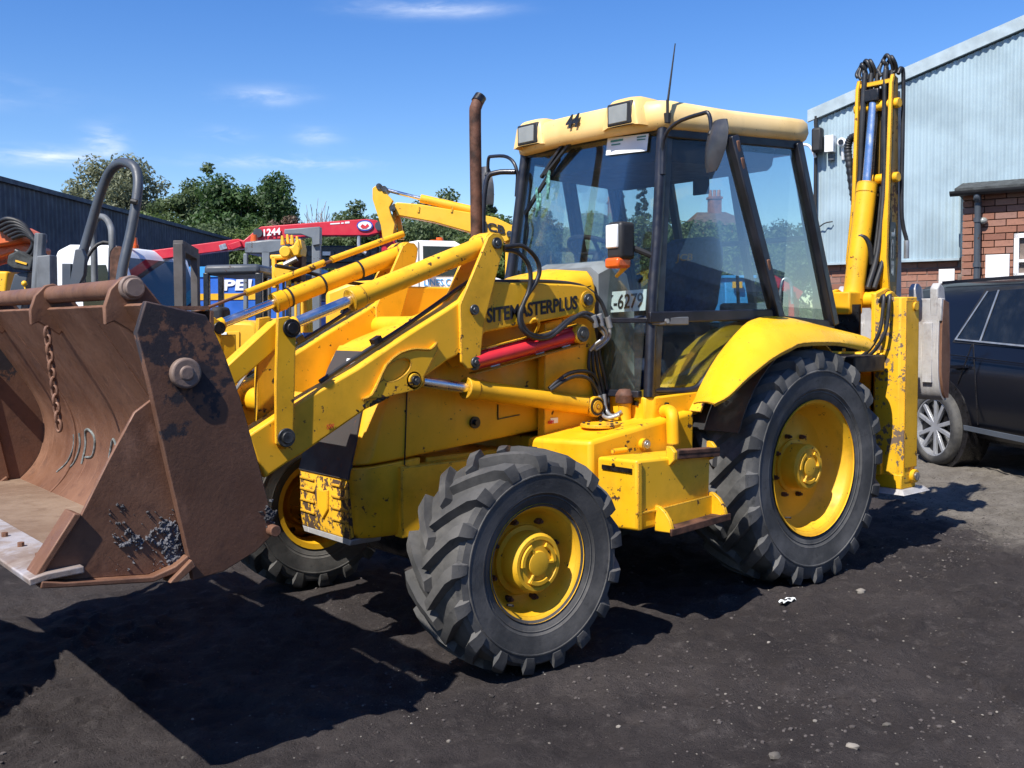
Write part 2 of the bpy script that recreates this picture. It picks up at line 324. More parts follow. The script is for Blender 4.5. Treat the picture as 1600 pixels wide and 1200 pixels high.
# ------------------------------------------------------------------ ground
def vnoise(x, y, f, seed):
    xi, yi = x*f, y*f; x0, y0 = np.floor(xi), np.floor(yi); fx, fy = xi-x0, yi-y0
    fx, fy = fx*fx*(3-2*fx), fy*fy*(3-2*fy)
    h = lambda a, b: np.modf(np.abs(np.sin(a*127.1+b*311.7+seed*17.3)*43758.5453))[0]
    return (h(x0, y0)*(1-fx)+h(x0+1, y0)*fx)*(1-fy) + (h(x0, y0+1)*(1-fx)+h(x0+1, y0+1)*fx)*fy - .5
def gh(x, y):
    x = np.asarray(x, float); y = np.asarray(y, float)
    near = np.clip(1-(np.hypot(x-2, y-1)-7)/6, 0, 1)
    z = .05*vnoise(x, y, .45, 1) + .026*vnoise(x, y, 1.7, 2) + .030*vnoise(x, y, 4.3, 3) + .030*vnoise(x, y, 8.7, 4) + .026*vnoise(x, y, 15, 5)
    c = vnoise(x, y, 6.5, 8)+.6*vnoise(x, y, 15, 9); z = z + .022*np.clip(c-.30, 0, .4)*2*np.clip(vnoise(x, y, .8, 12)+.35, 0, 1)
    ss = lambda v, a, b: np.clip((v-a)/(b-a), 0, 1)**2*(3-2*np.clip((v-a)/(b-a), 0, 1))
    c = vnoise(x, y, 7, 21)+.8*vnoise(x, y, 15, 22)+.6*vnoise(x, y, 31, 23); patch = ss(vnoise(x, y, .9, 24)+.5*vnoise(x, y, 2.1, 25), -.22, .28)
    z = z + (.019*ss(c, .18, .42)+.006*c)*(.25+.75*patch)                                     # broken clods with steep sides
    rut = ss(np.exp(-((x-3.9)/.42)**2-((y-.75)/.75)**2), .2, .55)                            # tread prints by the bucket
    w_ = (y*.97-x*.25)*9.5+1.5*vnoise(x, y, 2.2, 26)+.5*vnoise(x, y, 7, 27); z = z + .017*rut*ss(np.abs(np.modf(np.abs(w_))[0]-.5), .10, .28)*ss(vnoise(x, y, 6, 28), -.25, .05)
    for wx, wy in ((2.158, .92), (2.158, -.92), (0, .8), (0, -.8)):
        d = np.clip(1-np.hypot((x-wx)/.42, (y-wy)/.34), 0, 1); z = z*(1-np.clip(d*2, 0, 1)) + 0
    z = z + .035*np.exp(-((x-.62)/.17)**2)*np.exp(-((y-1.02)/.10)**2)*(1+1.4*vnoise(x, y, 13, 6))
    return z*near
gx = np.concatenate([[-600, -200, -80, -40, -25, -18, -14, -11, -9], np.arange(-8, -2, .09), np.arange(-2, .3, .05), np.arange(.3, 4.5, .0145), [4.8, 5.5, 7, 10, 20, 60, 200, 600]])
gy = np.concatenate([[-600, -200, -80, -40, -25, -18, -12, -8, -6, -5], np.arange(-4, -1.2, .09), np.arange(-1.2, -.3, .04), np.arange(-.3, 3.5, .0155), [3.8, 4.5, 6, 10, 20, 60, 200, 600]])
GX, GY = np.meshgrid(gx, gy, indexing='ij'); GZ = gh(GX, GY)
me = bpy.data.meshes.new('ground'); nx, ny = GX.shape
idx = np.arange(nx*ny).reshape(nx, ny); q4 = np.stack([idx[:-1, :-1], idx[1:, :-1], idx[1:, 1:], idx[:-1, 1:]], -1).reshape(-1, 4)
me.from_pydata(np.stack([GX, GY, GZ], -1).reshape(-1, 3).tolist(), [], q4.tolist()); me.shade_smooth()
q = NT('earth'); sp_ = q.n('ShaderNodeSeparateXYZ'); q.l(q.co, sp_.inputs[0])
a_ = q.mix(q.rng(q.noise(1.1, 7, .6), .35, .68), (.037, .031, .031), (.066, .056, .054))
a_ = q.mix(q.math('MULTIPLY', q.rng(q.noise(9, 8, .7, off=(3, 7, 0)), .5, .75), .7), a_, (.115, .10, .094))
a_ = q.mix(q.math('MULTIPLY', q.rng(q.noise(3.3, 6, .65, off=(8, 1, 0)), .52, .72), .65), a_, (.025, .021, .022))
pale = q.mix(q.rng(q.noise(5, 8, .65), .35, .7), (.17, .15, .125), (.25, .225, .19))
edge = q.math('ADD', q.math('MULTIPLY', sp_.outputs[0], -1.0), q.math('MULTIPLY', sp_.outputs[1], .62))
edge = q.math('ADD', edge, q.math('MULTIPLY', q.noise(1.6, 6, .7), 1.9))
a_ = q.mix(q.rng(edge, 3.35, 3.85), a_, pale)
fl_ = q.math('MULTIPLY', q.rng(q.noise(95, 2, .5, off=(2, 4, 1)), .66, .72), q.rng(q.noise(1.4, 5, .7, off=(5, 5, 0)), .40, .62)); a_ = q.mix(q.math('MULTIPLY', fl_, .75), a_, (.21, .19, .165))
fd_ = q.rng(q.noise(55, 4, .6, off=(7, 1, 3)), .56, .66); a_ = q.mix(q.math('MULTIPLY', fd_, .6), a_, (.026, .022, .022))
q.col(a_); q.setv('Roughness', .93); q.setv('Specular IOR Level', .2)
q.bump(q.math('ADD', q.math('MULTIPLY', q.noise(22, 10, .75), 1.0), q.math('MULTIPLY', q.noise(110, 5, .65), .45)), 1.0, .035)
me.materials.append(q.m); MAT['earth'] = q.m
ground = bpy.data.objects.new('ground', me); COL.objects.link(ground); tag(ground, kind='structure')
# loose stones and crumbs of earth
plain('dry_mud', (.10, .10, .11), .95, 0, .4, 9); rustmat('rust_pin', (.15, .10, .08), (.23, .17, .14), (.10, .06, .05)); plain('stone_pale', (.20, .18, .155), .9, 0, .4, 3); plain('stone_dark', (.075, .064, .060), .95, 0, .4, 5)
def blob(b, c, r, sq=.6, n=7):
    rows = []; k = rng.random((4, n))*.5+.7; s1, s2 = rng.random(2)*.5+.75
    for i, t in enumerate((.35, 1.1, 1.9, 2.8)):
        rows.append([np.array(c)+V(r*s1*math.sin(t)*math.cos(6.283*j/n)*k[i, j], r*s2*math.sin(t)*math.sin(6.283*j/n)*k[i, j], r*sq*math.cos(t)) for j in range(n)])
    b.loft(rows, closed=True, caps=True)
def scatter(name, mat, num, rmin, rmax, label, box=(-6, 4.6, -1.5, 3.5), n=5, clump=0):
    b = MB()
    for i in range(num):
        x = rng.uniform(box[0], box[1]); y = rng.uniform(box[2], box[3])
        if clump and vnoise(np.array(x), np.array(y), 1.1, clump) < rng.uniform(-.3, .35): continue
        r = rmin*(rmax/rmin)**(rng.random()**2.2); blob(b, (x, y, float(gh(x, y))+r*.22), r, .55, n)
    return b.build(name, mat, None, smooth=40, recalc=False, label=label, cat='gravel', kind='stuff')
scatter('gravel', 'stone_pale', 1000, .0035, .011, 'small pale stones scattered over the dark earth', (-6, 4.5, .6, 3.5), clump=5)
scatter('earth_crumbs', 'stone_dark', 9000, .004, .013, 'dark clods and crumbs of earth lying on the ground', (-3, 4.6, -1, 3.5), clump=3)
for (px, py, r, lab) in ((1211, 1181, .024, 'rounded pale stone lying near the bottom edge of the photo'), (1331, 1168, .021, 'flat pale stone lying right of the rounded one'), (1345, 930, .03, 'longish pale stone on the earth right of the big rear wheel'), (1386, 1126, .016, 'small whitish chip of stone on the open earth at lower right')):
    p = at(px, py, Z=0); b = MB(); blob(b, (p[0], p[1], float(gh(p[0], p[1]))+r*.3), r, .55, 9); b.build('stone', 'stone_pale', None, smooth=50, label=lab, cat='stone', group='single pale stones on the earth')
p = at(1230, 945, Z=.012); z0 = float(gh(p[0], p[1]))
t = thing('litter_wrapper', 'crumpled white wrapper lying on the dark earth behind the front wheel', 'litter', (p[0], p[1], z0))
b = MB(); rows = [[p+V(-.055+.11*i/4+.008*math.sin(j*3+i), -.02+.04*j/3, z0-.012+.008+.014*math.sin(i*1.7+j*2.1)**2) for j in range(4)] for i in range(5)]; b.slab(rows, .002).build('wrapper_sheet', 'paper_white', t, smooth=30)
b = MB(); b.box(p+V(.0, .0, z0+.006), (.05, .012, .004)).build('dark_print', 'ink', t)
# ================================================================== backhoe loader
BL = thing('backhoe_loader', 'large yellow backhoe loader with raised rusty front bucket, glass cab and folded rear boom', 'backhoe loader')
def L(mb, name, m, parent=None, **k): return mb.build(name, m, parent or BL, **k)
def make_wheel(side, x, z, yfl, R, W, rf, nl, depth, hubR, hub_out, tm, steer=0, zoff=0):
    hw = W/2; ac = .03-hw; cs, sn = math.cos(steer), math.sin(steer)
    def P(a, r, th):                                   # th from top towards the front
        u = r*math.sin(th); w = r*math.cos(th); w = max(w, -z+.004) if r > R*.8 else w
        Yl = a; return (x + u*cs - Yl*sn*0, side*(yfl + Yl + u*sn), z + w)
    def lathe(prof, n=56):
        b = MB(); rows = [[P(a, r, 2*math.pi*j/n) for j in range(n)] for a, r in prof]; return b.loft(rows, closed=True)
    d = R-rf
    half = [(ac+hw*.80, rf-.012), (ac+hw*.84, rf+.012), (ac+hw*.86, rf+.018), (ac+hw*.885, rf+d*.13), (ac+hw*.905, rf+d*.14), (ac+hw*.905, rf+d*.155), (ac+hw*.90, rf+d*.165), (ac+hw*.93, rf+d*.20), (ac+hw*.945, rf+d*.21), (ac+hw*.945, rf+d*.225), (ac+hw*.945, rf+d*.235), (ac+hw*.99, rf+d*.42), (ac+hw*1.0, rf+d*.53), (ac+hw*1.015, rf+d*.54), (ac+hw*1.015, rf+d*.56), (ac+hw*1.0, rf+d*.57), (ac+hw*.975, rf+d*.70), (ac+hw*.93, R-.074), (ac+hw*.86, R-.056), (ac+hw*.55, R-.044), (ac, R-.038)]
    prof = half + [(2*ac-a, r) for a, r in half[-2::-1]]
    disc = [(-.012, rf-.03), (0.0, rf-.022), (.006, rf-.008), (.004, rf), (-.004, rf+.001), (-.010, rf-.016), (-.03, rf-.032), (-depth*.55, rf-.040), (-depth*.8, rf-.055), (-depth, rf-.085), (-depth-.004, rf*.62), (-depth+.004, rf*.58), (-depth+.006, hubR+.015), (-depth-.05, hubR)]
    inner = [(-.02, rf-.025), (-W*.5, rf-.05), (-W+.06, rf-.03), (-W+.055, rf)]
    bd = lathe(disc[3:]); rows = [[P(a, r, 2*math.pi*j/40) for j in range(40)] for a, r in inner]; bd.loft(rows, closed=True)
    w = L(bd, 'wheel', 'yellow_wheel', smooth=40)
    b = lathe(prof, 72)
    for s2 in (1, -1):
        for k in range(nl):
            th0 = 2*math.pi*(k + (.5 if s2 < 0 else 0))/nl + rng.uniform(-.006, .006); phi = hw*1.05/R; wt_ = .030/R*(R/.49)**.5; j_ = rng.uniform(.94, 1.04)
            st = [(-.05, R, -.05, R-.045, 1, .75, 1.0), (.40, R-.003, .40, R-.05, .58, .85, 1.1), (.80, R-.011, .80, R-.062, .16, 1.0, 1.3), (.97, R-.024, .88, R-.075, .02, 1.05, 1.35), (1.035, R-.062, .90, R-.085, 0, .95, 1.25), (1.02, rf+d*.60, .94, rf+d*.58, -.02, .8, 1.1)]
            rows = []
            for at_, rt, ab, rb, tf, w1, w2 in st:
                c = th0 + phi*tf; A1 = ac+s2*hw*at_; A2 = ac+s2*hw*ab
                rows.append([P(A2, rb, c-wt_*w2*1.25), P(A1, rt, c-wt_*w1*j_), P(A1, rt, c+wt_*w1*j_), P(A2, rb, c+wt_*w2*1.25)])
            b.loft(rows, closed=True, caps=True)
    b.build('tyre', tm, w, bevel=0, smooth=28)
    b = lathe([(-depth-.06, hubR*1.18), (-depth+.02, hubR*1.16), (-depth+.024, hubR*1.0), (hub_out-.014, hubR), (hub_out, hubR-.012), (hub_out, hubR*.80), (hub_out-.006, hubR*.78), (hub_out-.006, hubR*.42), (hub_out+.004, hubR*.40), (hub_out+.006, hubR*.30), (hub_out+.006, .001)], 40)
    for k in range(3):                                  # cast ribs on the hub face
        t0 = .5+k*2.094; b.loft([[P(hub_out-.006+h_, hubR*r_, t0+i*.16) for h_, r_ in ((0, .74), (.012, .72), (.012, .60), (0, .58))] for i in range(8)], closed=True, caps=True)
        b.loft([[P(hub_out-.006+h_, hubR*r_, t0+tt) for h_, tt in ((0, -.10), (.010, -.07), (.010, .07), (0, .10))] for r_ in (.40, .72)], closed=True, caps=True)
    b.build('hub', 'yellow_wheel', w, smooth=30)
    for k in range(8):
        th = k*.785+.3; r = hubR*1.38; b = MB(); b.cyl(P(-depth-.01, r, th), P(-depth+.030, r, th), .014, n=6); b.cyl(P(-depth-.01, r, th), P(-depth+.044, r, th), .008, n=6); b.build('wheel_nut', 'exhaust_rust', w, smooth=0)
    b = MB(); b.cyl(P(-.03, rf-.04, 2.4), P(.005, rf-.045, 2.4), .006, n=6); b.build('valve', 'rubber_trim', w)
    return w
for s_ in (1, -1):
    make_wheel(s_, 2.158, .477, 1.093, .492, .345, .257, 17, .115, .130, .002, 'tyre', steer=-.03*s_)
    make_wheel(s_, 0, .659, .997, .685, .44, .388, 20, .165, .130, -.035, 'tyre_rear')
# --- chassis, axles
b = MB(); b.box((.75, .30, .66), (3.2, .07, .34)); b.box((.75, -.30, .66), (3.2, .07, .34)); b.box((1.9, 0, .75), (.5, .5, .2)); b.box((-.9, 0, .72), (.12, .6, .4)); b.box((.9, 0, .8), (1.2, .55, .2))
L(b, 'chassis', 'yellow_worn', bevel=.006)
b = MB(); b.lathe([(-.80, .07), (-.62, .085), (-.3, .075), (-.18, .13), (.18, .13), (.3, .075), (.62, .085), (.80, .07)], (2.158, 0, .46), (0, 1, 0), 14); b.box((2.158, 0, .60), (.25, .3, .12))
for s_ in (1, -1): b.box((2.158, s_*.80, .47), (.16, .12, .26)); b.cyl((2.05, s_*.25, .44), (2.0, s_*.75, .46), .025, n=8)
L(b, 'front_axle', 'grease', bevel=.01)
b = MB(); b.lathe([(-.80, .10), (-.5, .12), (-.22, .12), (-.14, .2), (.14, .2), (.22, .12), (.5, .12), (.80, .10)], (0, 0, .659), (0, 1, 0), 16); b.box((.6, 0, .55), (.9, .4, .35)); b.cyl((.3, 0, .62), (2.0, 0, .52), .04, n=10)
L(b, 'rear_axle', 'grease', bevel=.01)
# --- engine cover: horizontal slices
def slice_(z, xf, rear, hw, fw, sl=0): return [(x_, y_, z_+sl*(2.57-x_)) for x_, y_, z_ in [(rear, -hw, z), (xf-.16, -hw, z), (xf-.06, -hw*.96, z), (xf-.012, -fw-.012, z), (xf, -fw+.012, z), (xf, fw-.012, z), (xf-.012, fw+.012, z), (xf-.06, hw*.96, z), (xf-.16, hw, z), (rear, hw, z)]]
b = MB(); b.loft([slice_(.50, 2.53, 2.24, .285, .235), slice_(.535, 2.555, 2.24, .305, .245), slice_(.78, 2.575, 2.235, .31, .25), slice_(.835, 2.56, 2.22, .31, .25, .08)], closed=True, caps=True)
skirt = L(b, 'nose_side_skirt', 'yellow', bevel=.008)
b = MB(); b.loft([slice_(.846, 2.556, 1.05, .305, .247, .08), slice_(.88, 2.546, 1.05, .312, .246, .08), slice_(1.15, 2.463, 1.05, .312, .225), slice_(1.33, 2.41, 1.05, .30, .20), slice_(1.395, 2.385, 1.05, .27, .165)], closed=True, caps=True)
cover = L(b, 'engine_cover', 'yellow', bevel=.008)
rows = []
for X_, zt in ((2.395, 1.375), (2.37, 1.40), (2.30, 1.43), (2.0, 1.525), (1.7, 1.612), (1.4, 1.70), (1.22, 1.765), (1.12, 1.785), (1.06, 1.785)):
    f_ = (2.395-X_)/1.335; ht = .165+.085*f_; hw = .20+.11*min(1, f_*2)
    rows.append([(X_, -hw, min(1.30, zt-.05)), (X_, -hw, zt-.10 if f_ > .1 else zt-.03), (X_, -hw+.02, zt-.045), (X_, -ht, zt-.008), (X_, 0, zt+.012), (X_, ht, zt-.008), (X_, hw-.02, zt-.045), (X_, hw, zt-.10 if f_ > .1 else zt-.03), (X_, hw, min(1.30, zt-.05))])
hood = L(MB().loft(rows, closed=True, caps=True), 'engine_hood', 'yellow', smooth=50)
b = MB(); b.add([(1.9+.002, .30, 1.50), (1.10, .325, 1.69), (1.10, .325, 1.697), (1.9, .302, 1.507)], [(0, 1, 2, 3)]); b.build('hood_seam', 'grease', hood)
def ysurf(px, py, Y=.3145): return at(px, py, Y=Y)
b = MB()                                                  # panel seams, thin raised dark strips
for a1, a2 in (((636, 612), (632, 727)), ((778, 655), (812, 648)), ((778, 632), (778, 656))): b.bar(ysurf(*a1), ysurf(*a2), .0045, .006, up=(0, 1, 0))
b.build('panel_gap', 'grease', cover, smooth=0)
b = MB(); p = ysurf(741, 660); b.cyl(p-V(0, .01, 0), p+V(0, .012, 0), .030, n=16); b.cyl(p, p+V(0, .028, 0), .014, n=8); b.build('cover_catch', 'grease', cover, smooth=40)
b = MB()
b.slab([[(X_+.006, y_, z_) for y_ in (-w_, -w_*.5, 0, w_*.5, w_)] for X_, z_, w_ in ((2.392, 1.372, .165), (2.43, 1.28, .19), (2.478, 1.12, .215), (2.535, .93, .232), (2.577, .785, .238))], .012)
gr = L(b, 'grille', 'grille_black', smooth=40)
b = MB(); p0, p1, p2, p3 = V(2.418, -.02, 1.335), V(2.418, .06, 1.335), V(2.436, .055, 1.28), V(2.436, -.015, 1.28); b.hull2([p0, p1, p2, p3], [x_+V(.004, 0, .001) for x_ in (p0, p1, p2, p3)]); b.build('warning_sticker', 'paper_white', gr)
b = MB(); b.prism([(-.005, 1.29), (.045, 1.29), (.02, 1.328)], 'X', 2.4395, 2.4412); b.build('sticker_mark', 'red_ink', gr)
# nose guard with ribs and shield
b = MB(); b.slab([[(2.572+(.006 if 0 < i < 3 else -.002), y_, z_) for y_ in (-.235, -.12, 0, .12, .235)] for i, z_ in enumerate((.782, .76, .56, .50))], .02)
ng = L(b, 'nose_guard', 'guard_worn', smooth=40)
for z_ in (.745, .69, .635, .58):
    for s_ in (1, -1):
        b = MB(); b.bar((2.582, s_*.085, z_), (2.579, s_*.232, z_), .010, .013); b.build('guard_rib', 'yellow', ng, bevel=.004)
b = MB(); b.prism([(-.055, .715), (0, .705), (.055, .715), (.052, .62), (0, .565), (-.052, .62)], 'X', 2.574, 2.588); b.build('guard_shield', 'yellow', ng, bevel=.005)
b = MB(); b.prism([(-.24, .50), (.24, .50), (.22, .47), (-.22, .47)], 'X', 2.40, 2.57); b.build('guard_lip', 'old_steel', ng, bevel=.004)
# --- loader frame upright and front scuttle
b = MB(); pl = xz([(852, 505), (905, 488), (926, 492), (940, 575), (949, 690), (850, 705)], .385)
b.prism(pl, 'Y', .33, .385); b.prism(pl, 'Y', -.385, -.33); b.box((1.2, 0, 1.2), (.12, .62, .8)); L(b, 'loader_frame', 'yellow', bevel=.006)
p = ysurf(866, 657, .387); b = MB(); b.box(p, (.05, .003, .028)); st = b.build('level_sticker', 'paper_white', BL)
text('sticker_lettering', 'A50H', 'red_ink', st, ysurf(856, 663, .390), (-1, 0, .05), (0, 0, 1), .018, .04)
# --- loader arms (both sides)
arm_px = [(387, 681), (458, 634), (560, 575), (640, 521), (700, 483), (722, 468), (735, 446), (769, 440), (893, 444), (916, 447), (930, 458), (933, 470), (927, 486), (906, 491), (760, 519), (722, 552), (700, 563), (640, 606), (572, 640), (470, 711), (450, 723), (414, 748)]
tower_px = [(763, 370), (770, 364), (782, 365), (788, 374), (786, 392), (756, 509), (751, 561), (745, 574), (731, 577), (722, 566), (719, 476), (730, 450)]
gus_px = [(566, 624), (580, 617), (590, 598), (603, 570), (625, 551), (650, 545), (671, 546), (682, 535), (684, 545), (662, 588), (661, 600), (654, 608), (642, 611), (600, 621)]
ell = [at(620+24*math.cos(a)*.83-13*math.sin(a)*.55, 578-24*math.cos(a)*.60-13*math.sin(a)*.83, Y=.44) for a in [2*math.pi*i/20 for i in range(20)]]
PIN = dict(tower=(1.853, 1.888), mid=(1.995, 1.566), strut=(1.991, 1.314), gus=(2.343, 1.244), leva=(2.963, 1.492), levb=(2.999, 1.034), rear=(1.232, 1.617), liftr=(1.181, 1.049))
for s_ in (1, -1):
    A = xz(arm_px, .43); b = MB(); b.prism(A, 'Y', s_*.315, s_*.43); arm = L(b, 'loader_arm', 'yellow', bevel=.010, seg=3)
    T = xz(tower_px, .448); b = MB(); b.prism(T, 'Y', s_*.428, s_*.448); b.prism(T, 'Y', s_*.296, s_*.316); b.build('tower_plate', 'yellow', arm, bevel=.004)
    G = xz(gus_px, .44); Eo = [(p[0], p[2]) for p in ell]
    k0 = min(range(20), key=lambda i: math.hypot(Eo[i][0]-G[2][0], Eo[i][1]-G[2][1]))
    loop = G[:3] + [Eo[(k0+i) % 20] for i in range(21)][::1] + [G[2]] + G[3:]
    a1 = sum((G[i][0]*G[(i+1) % len(G)][1]-G[(i+1) % len(G)][0]*G[i][1]) for i in range(len(G))); a2 = sum((Eo[i][0]*Eo[(i+1) % 20][1]-Eo[(i+1) % 20][0]*Eo[i][1]) for i in range(20))
    if a1*a2 > 0: loop = G[:3] + [Eo[(k0-i) % 20] for i in range(21)] + [G[2]] + G[3:]
    b = MB(); b.prism(loop, 'Y', s_*.40, s_*.445); b.prism(G, 'Y', s_*.33, s_*.345); b.build('arm_gusset', 'yellow', arm, bevel=.002, seg=1)
    b = MB(); b.tube([V(p[0], s_*.446, p[1]) for p in G[0:8]], .006, 6, 2); b.build('gusset_weld', 'yellow', arm)
    for nm, y0, y1, r in (('tower', .44, .459, .030), ('mid', .44, .459, .027), ('strut', .44, .459, .029), ('gus', .44, .466, .024), ('rear', .425, .447, .034)):
        X_, Z_ = PIN[nm]
        b = MB(); b.cyl((X_, s_*y0, Z_), (X_, s_*(y1-.012), Z_), r*1.35, n=20); pb = b.build('pin_boss', 'yellow' if nm in ('gus', 'rear') else 'pin_steel', arm, bevel=.003)
        b = MB(); b.cyl((X_, s_*y0, Z_), (X_, s_*y1, Z_), r*.95, n=18); b.cyl((X_, s_*y0, Z_), (X_, s_*(y1+.006), Z_), r*.5, n=6); b.build('pivot_pin', 'pin_steel', arm, bevel=.003)
    # lever and link
    lev = [(434, 497), (452, 494), (463, 508), (461, 600), (458, 690), (447, 702), (432, 694), (431, 600)]
    Lp = xz(lev, .452); b = MB(); b.prism(Lp, 'Y', s_*.432, s_*.453); b.prism([(x_+.012, z_) for x_, z_ in Lp], 'Y', s_*.27, s_*.298); lv = L(b, 'tilt_lever', 'yellow', bevel=.004)
    for nm in ('leva', 'levb'):
        X_, Z_ = PIN[nm]; b = MB(); b.cyl((X_, s_*.262, Z_), (X_, s_*.462, Z_), .040 if s_ > 0 else .030, n=18); b.cyl((X_, s_*.28, Z_), (X_, s_*.474, Z_), .026, n=14); b.build('lever_pin', 'grease' if nm == 'leva' else 'pin_steel', lv, bevel=.003)
    b = MB(); lk = xz([(336, 590), (345, 579), (428, 503), (444, 498), (455, 512), (448, 532), (430, 546), (357, 609), (340, 612)], .40); b.prism(lk, 'Y', s_*.335, s_*.41); L(b, 'bucket_link', 'yellow', bevel=.006)
    # tilt ram
    def ram(name, p0, p1, rb, rr, fr, m, caps=True, eye=.055):
        p0, p1 = np.array(p0, float), np.array(p1, float); d = p1-p0; Ln = np.linalg.norm(d); d /= Ln
        b = MB(); b.cyl(p0+d*eye*.5, p0+d*Ln*fr, rb, n=24); b.cyl(p0+d*(Ln*fr-.06), p0+d*(Ln*fr), rb*1.12, n=24); b.cyl(p0-V(0, .05, 0), p0+V(0, .05, 0), eye, n=18); r_ = L(b, name, m, bevel=.004)
        b = MB(); b.cyl(p0+d*(Ln*fr-.05), p1-d*eye*.6, rr, n=18); b.build('ram_rod', 'chrome', r_, smooth=50)
        b = MB(); b.cyl(p1-V(0, .045, 0), p1+V(0, .045, 0), eye*.8, n=18); b.cyl(p1-d*eye*1.3, p1-d*eye*.5, rr*1.25, n=14); b.build('ram_eye', m, r_, bevel=.003); return r_
    ram('tilt_ram', (PIN['tower'][0], s_*.372, PIN['tower'][1]), (PIN['leva'][0], s_*.372, PIN['leva'][1]), .047, .024, .70, 'yellow')
    lr = ram('lift_ram', (PIN['liftr'][0], s_*.40, PIN['liftr'][1]), (PIN['gus'][0], s_*.40, PIN['gus'][1]), .048, .026, .72, 'yellow')
    b = MB(); X_, Z_ = PIN['liftr']; b.cyl((X_, s_*.44, Z_), (X_, s_*.455, Z_), .047, n=20); b.build('ram_pin', 'grease', lr); b = MB(); b.cyl((X_, s_*.45, Z_), (X_, s_*.460, Z_), .034, n=20); b.cyl((X_, s_*.45, Z_), (X_, s_*.466, Z_), .012, n=8); b.build('pin_cap', 'yellow_worn', lr, bevel=.002)
    # hose along the arm top
    hp = [at(a, c, Y=.37) for a, c in ((500, 600), (560, 560), (640, 508), (715, 455), (760, 425))]; b = MB(); b.tube([V(p[0], s_*p[1], p[2]+.01) for p in hp], .011, 8, 4); L(b, 'arm_hose', 'hose', smooth=60)
    b = MB(); p = at(588, 539, Y=.37); b.bar((p[0]+.02, s_*.37, p[2]+.01), (p[0]-.02, s_*.37, p[2]+.03), .04, .03); b.build('hose_clamp', 'grease', arm)
    if s_ == 1:
        sp2 = [at(1, 1, Y=.40)]
        b = MB(); p0 = V(PIN['strut'][0], .415, PIN['strut'][1]); p1 = V(1.294, .415, 1.437)
        b.bar(p0, p1, .03, .085); d = (p1-p0)/np.linalg.norm(p1-p0); b.cyl(p0+V(0, .012, 0), p0+(p1-p0)*.55+V(0, .012, 0), .034, n=20); b.cyl(p0+(p1-p0)*.52+V(0, .012, 0), p1+V(0, .012, 0), .027, n=20)
        stt = L(b, 'safety_strut', 'strut_red', bevel=.008)
        b = MB(); up = np.cross(d, V(0, 1, 0)); up = up if up[2] > 0 else -up
        b.bar(p0+up*.052, p1+up*.052, .05, .006, up=up); b.bar(p0-up*.056, p1-up*.056+d*.02, .06, .007, up=up); b.build('strut_edge', 'yellow', stt)
        b = MB(); b.cyl(p1-V(0, .02, 0), p1+V(0, .045, 0), .050, n=20); b.build('strut_boss', 'yellow', stt, bevel=.003); b = MB(); b.cyl(p1, p1+V(0, .055, 0), .041, n=20); b.cyl(p1, p1+V(0, .062, 0), .02, n=12); b.build('strut_pin', 'pin_steel', stt, bevel=.002)
        for f_ in (.20, .62, .88):
            c = p0+(p1-p0)*f_; b = MB(); b.bar(c-up*.05, c+up*.05, .056, .008, up=V(0, 1, 0)); b.build('cable_tie', 'paper_white' if f_ != .62 else 'zinc', stt)
        b = MB(); c = p0+(p1-p0)*.30; b.box(c+V(0, .026, 0), (.028, .004, .03)); b.build('strut_marking', 'ink', stt)
        t0, t1 = at(761, 505, Y=.4325), at(902.5, 483, Y=.4325); text('lettering', 'SITEMASTERPLUS', 'ink', arm, t0, t1-t0, (0, 0, 1), .072, float(np.linalg.norm(t1-t0)), .001, bold=.028)
        t0 = at(511, 671, Y=.4335); text('paint_mark', 'SW', 'red_ink', arm, t0, (-1, 0, .1), (0, 0, 1), .02, .035, .001)
        hpts = lambda *a: [at(x_, y_, Y=Y_) for x_, y_, Y_ in a]
        b = MB(); b.tube(hpts((788, 386, .455), (815, 384, .465), (835, 400, .465), (843, 420, .46), (838, 440, .455), (822, 465, .45), (814, 490, .45), (818, 510, .455), (830, 522, .46), (850, 525, .46), (868, 516, .455), (888, 500, .45), (910, 493, .45), (928, 503, .46), (938, 515, .46)), .0115, 8, 5); L(b, 'hydraulic_hose', 'hose', smooth=60)
        b = MB(); b.tube(hpts((788, 390, .45), (808, 394, .455), (824, 410, .458), (829, 430, .455), (826, 455, .45), (812, 490, .448), (816, 515, .46), (835, 528, .46), (858, 527, .46), (875, 515, .46), (893, 500, .46), (912, 489, .45), (930, 495, .45), (940, 507, .45)), .0115, 8, 5); L(b, 'hydraulic_hose', 'hose', smooth=60)
        b = MB(); b.tube(hpts((765, 440, .36), (800, 440, .37), (850, 440, .38), (890, 443, .39), (915, 450, .40), (935, 466, .42), (945, 485, .43), (951, 505, .43)), .011, 8, 5); L(b, 'hydraulic_hose', 'hose', smooth=60)
        for pts in (((938, 515, .46), (944, 524, .46), (938, 532, .45), (930, 538, .43), (922, 548, .41)), ((940, 507, .45), (947, 518, .45), (946, 528, .44), (936, 538, .42), (925, 545, .41)), ((951, 505, .43), (953, 520, .43), (950, 530, .42), (940, 540, .42), (930, 547, .41))):
            b = MB(); b.tube(hpts(*pts), .009, 8, 4); L(b, 'hose_pipe', 'zinc', smooth=60)
        for x_, y_, Y_ in ((929, 502, .46), (938, 500, .45), (951, 503, .43)):
            b = MB(); p = at(x_, y_, Y=Y_); b.cyl(p+V(.01, 0, .03), p-V(.01, 0, .03), .016, n=10); L(b, 'hose_ferrule', 'zinc', smooth=40)
        b = MB(); b.tube(hpts((836, 522, .44), (842, 507, .50), (836, 498, .51), (829, 505, .48)), .008, 8, 4); b.build('hose_hook', 'yellow', arm, smooth=60)
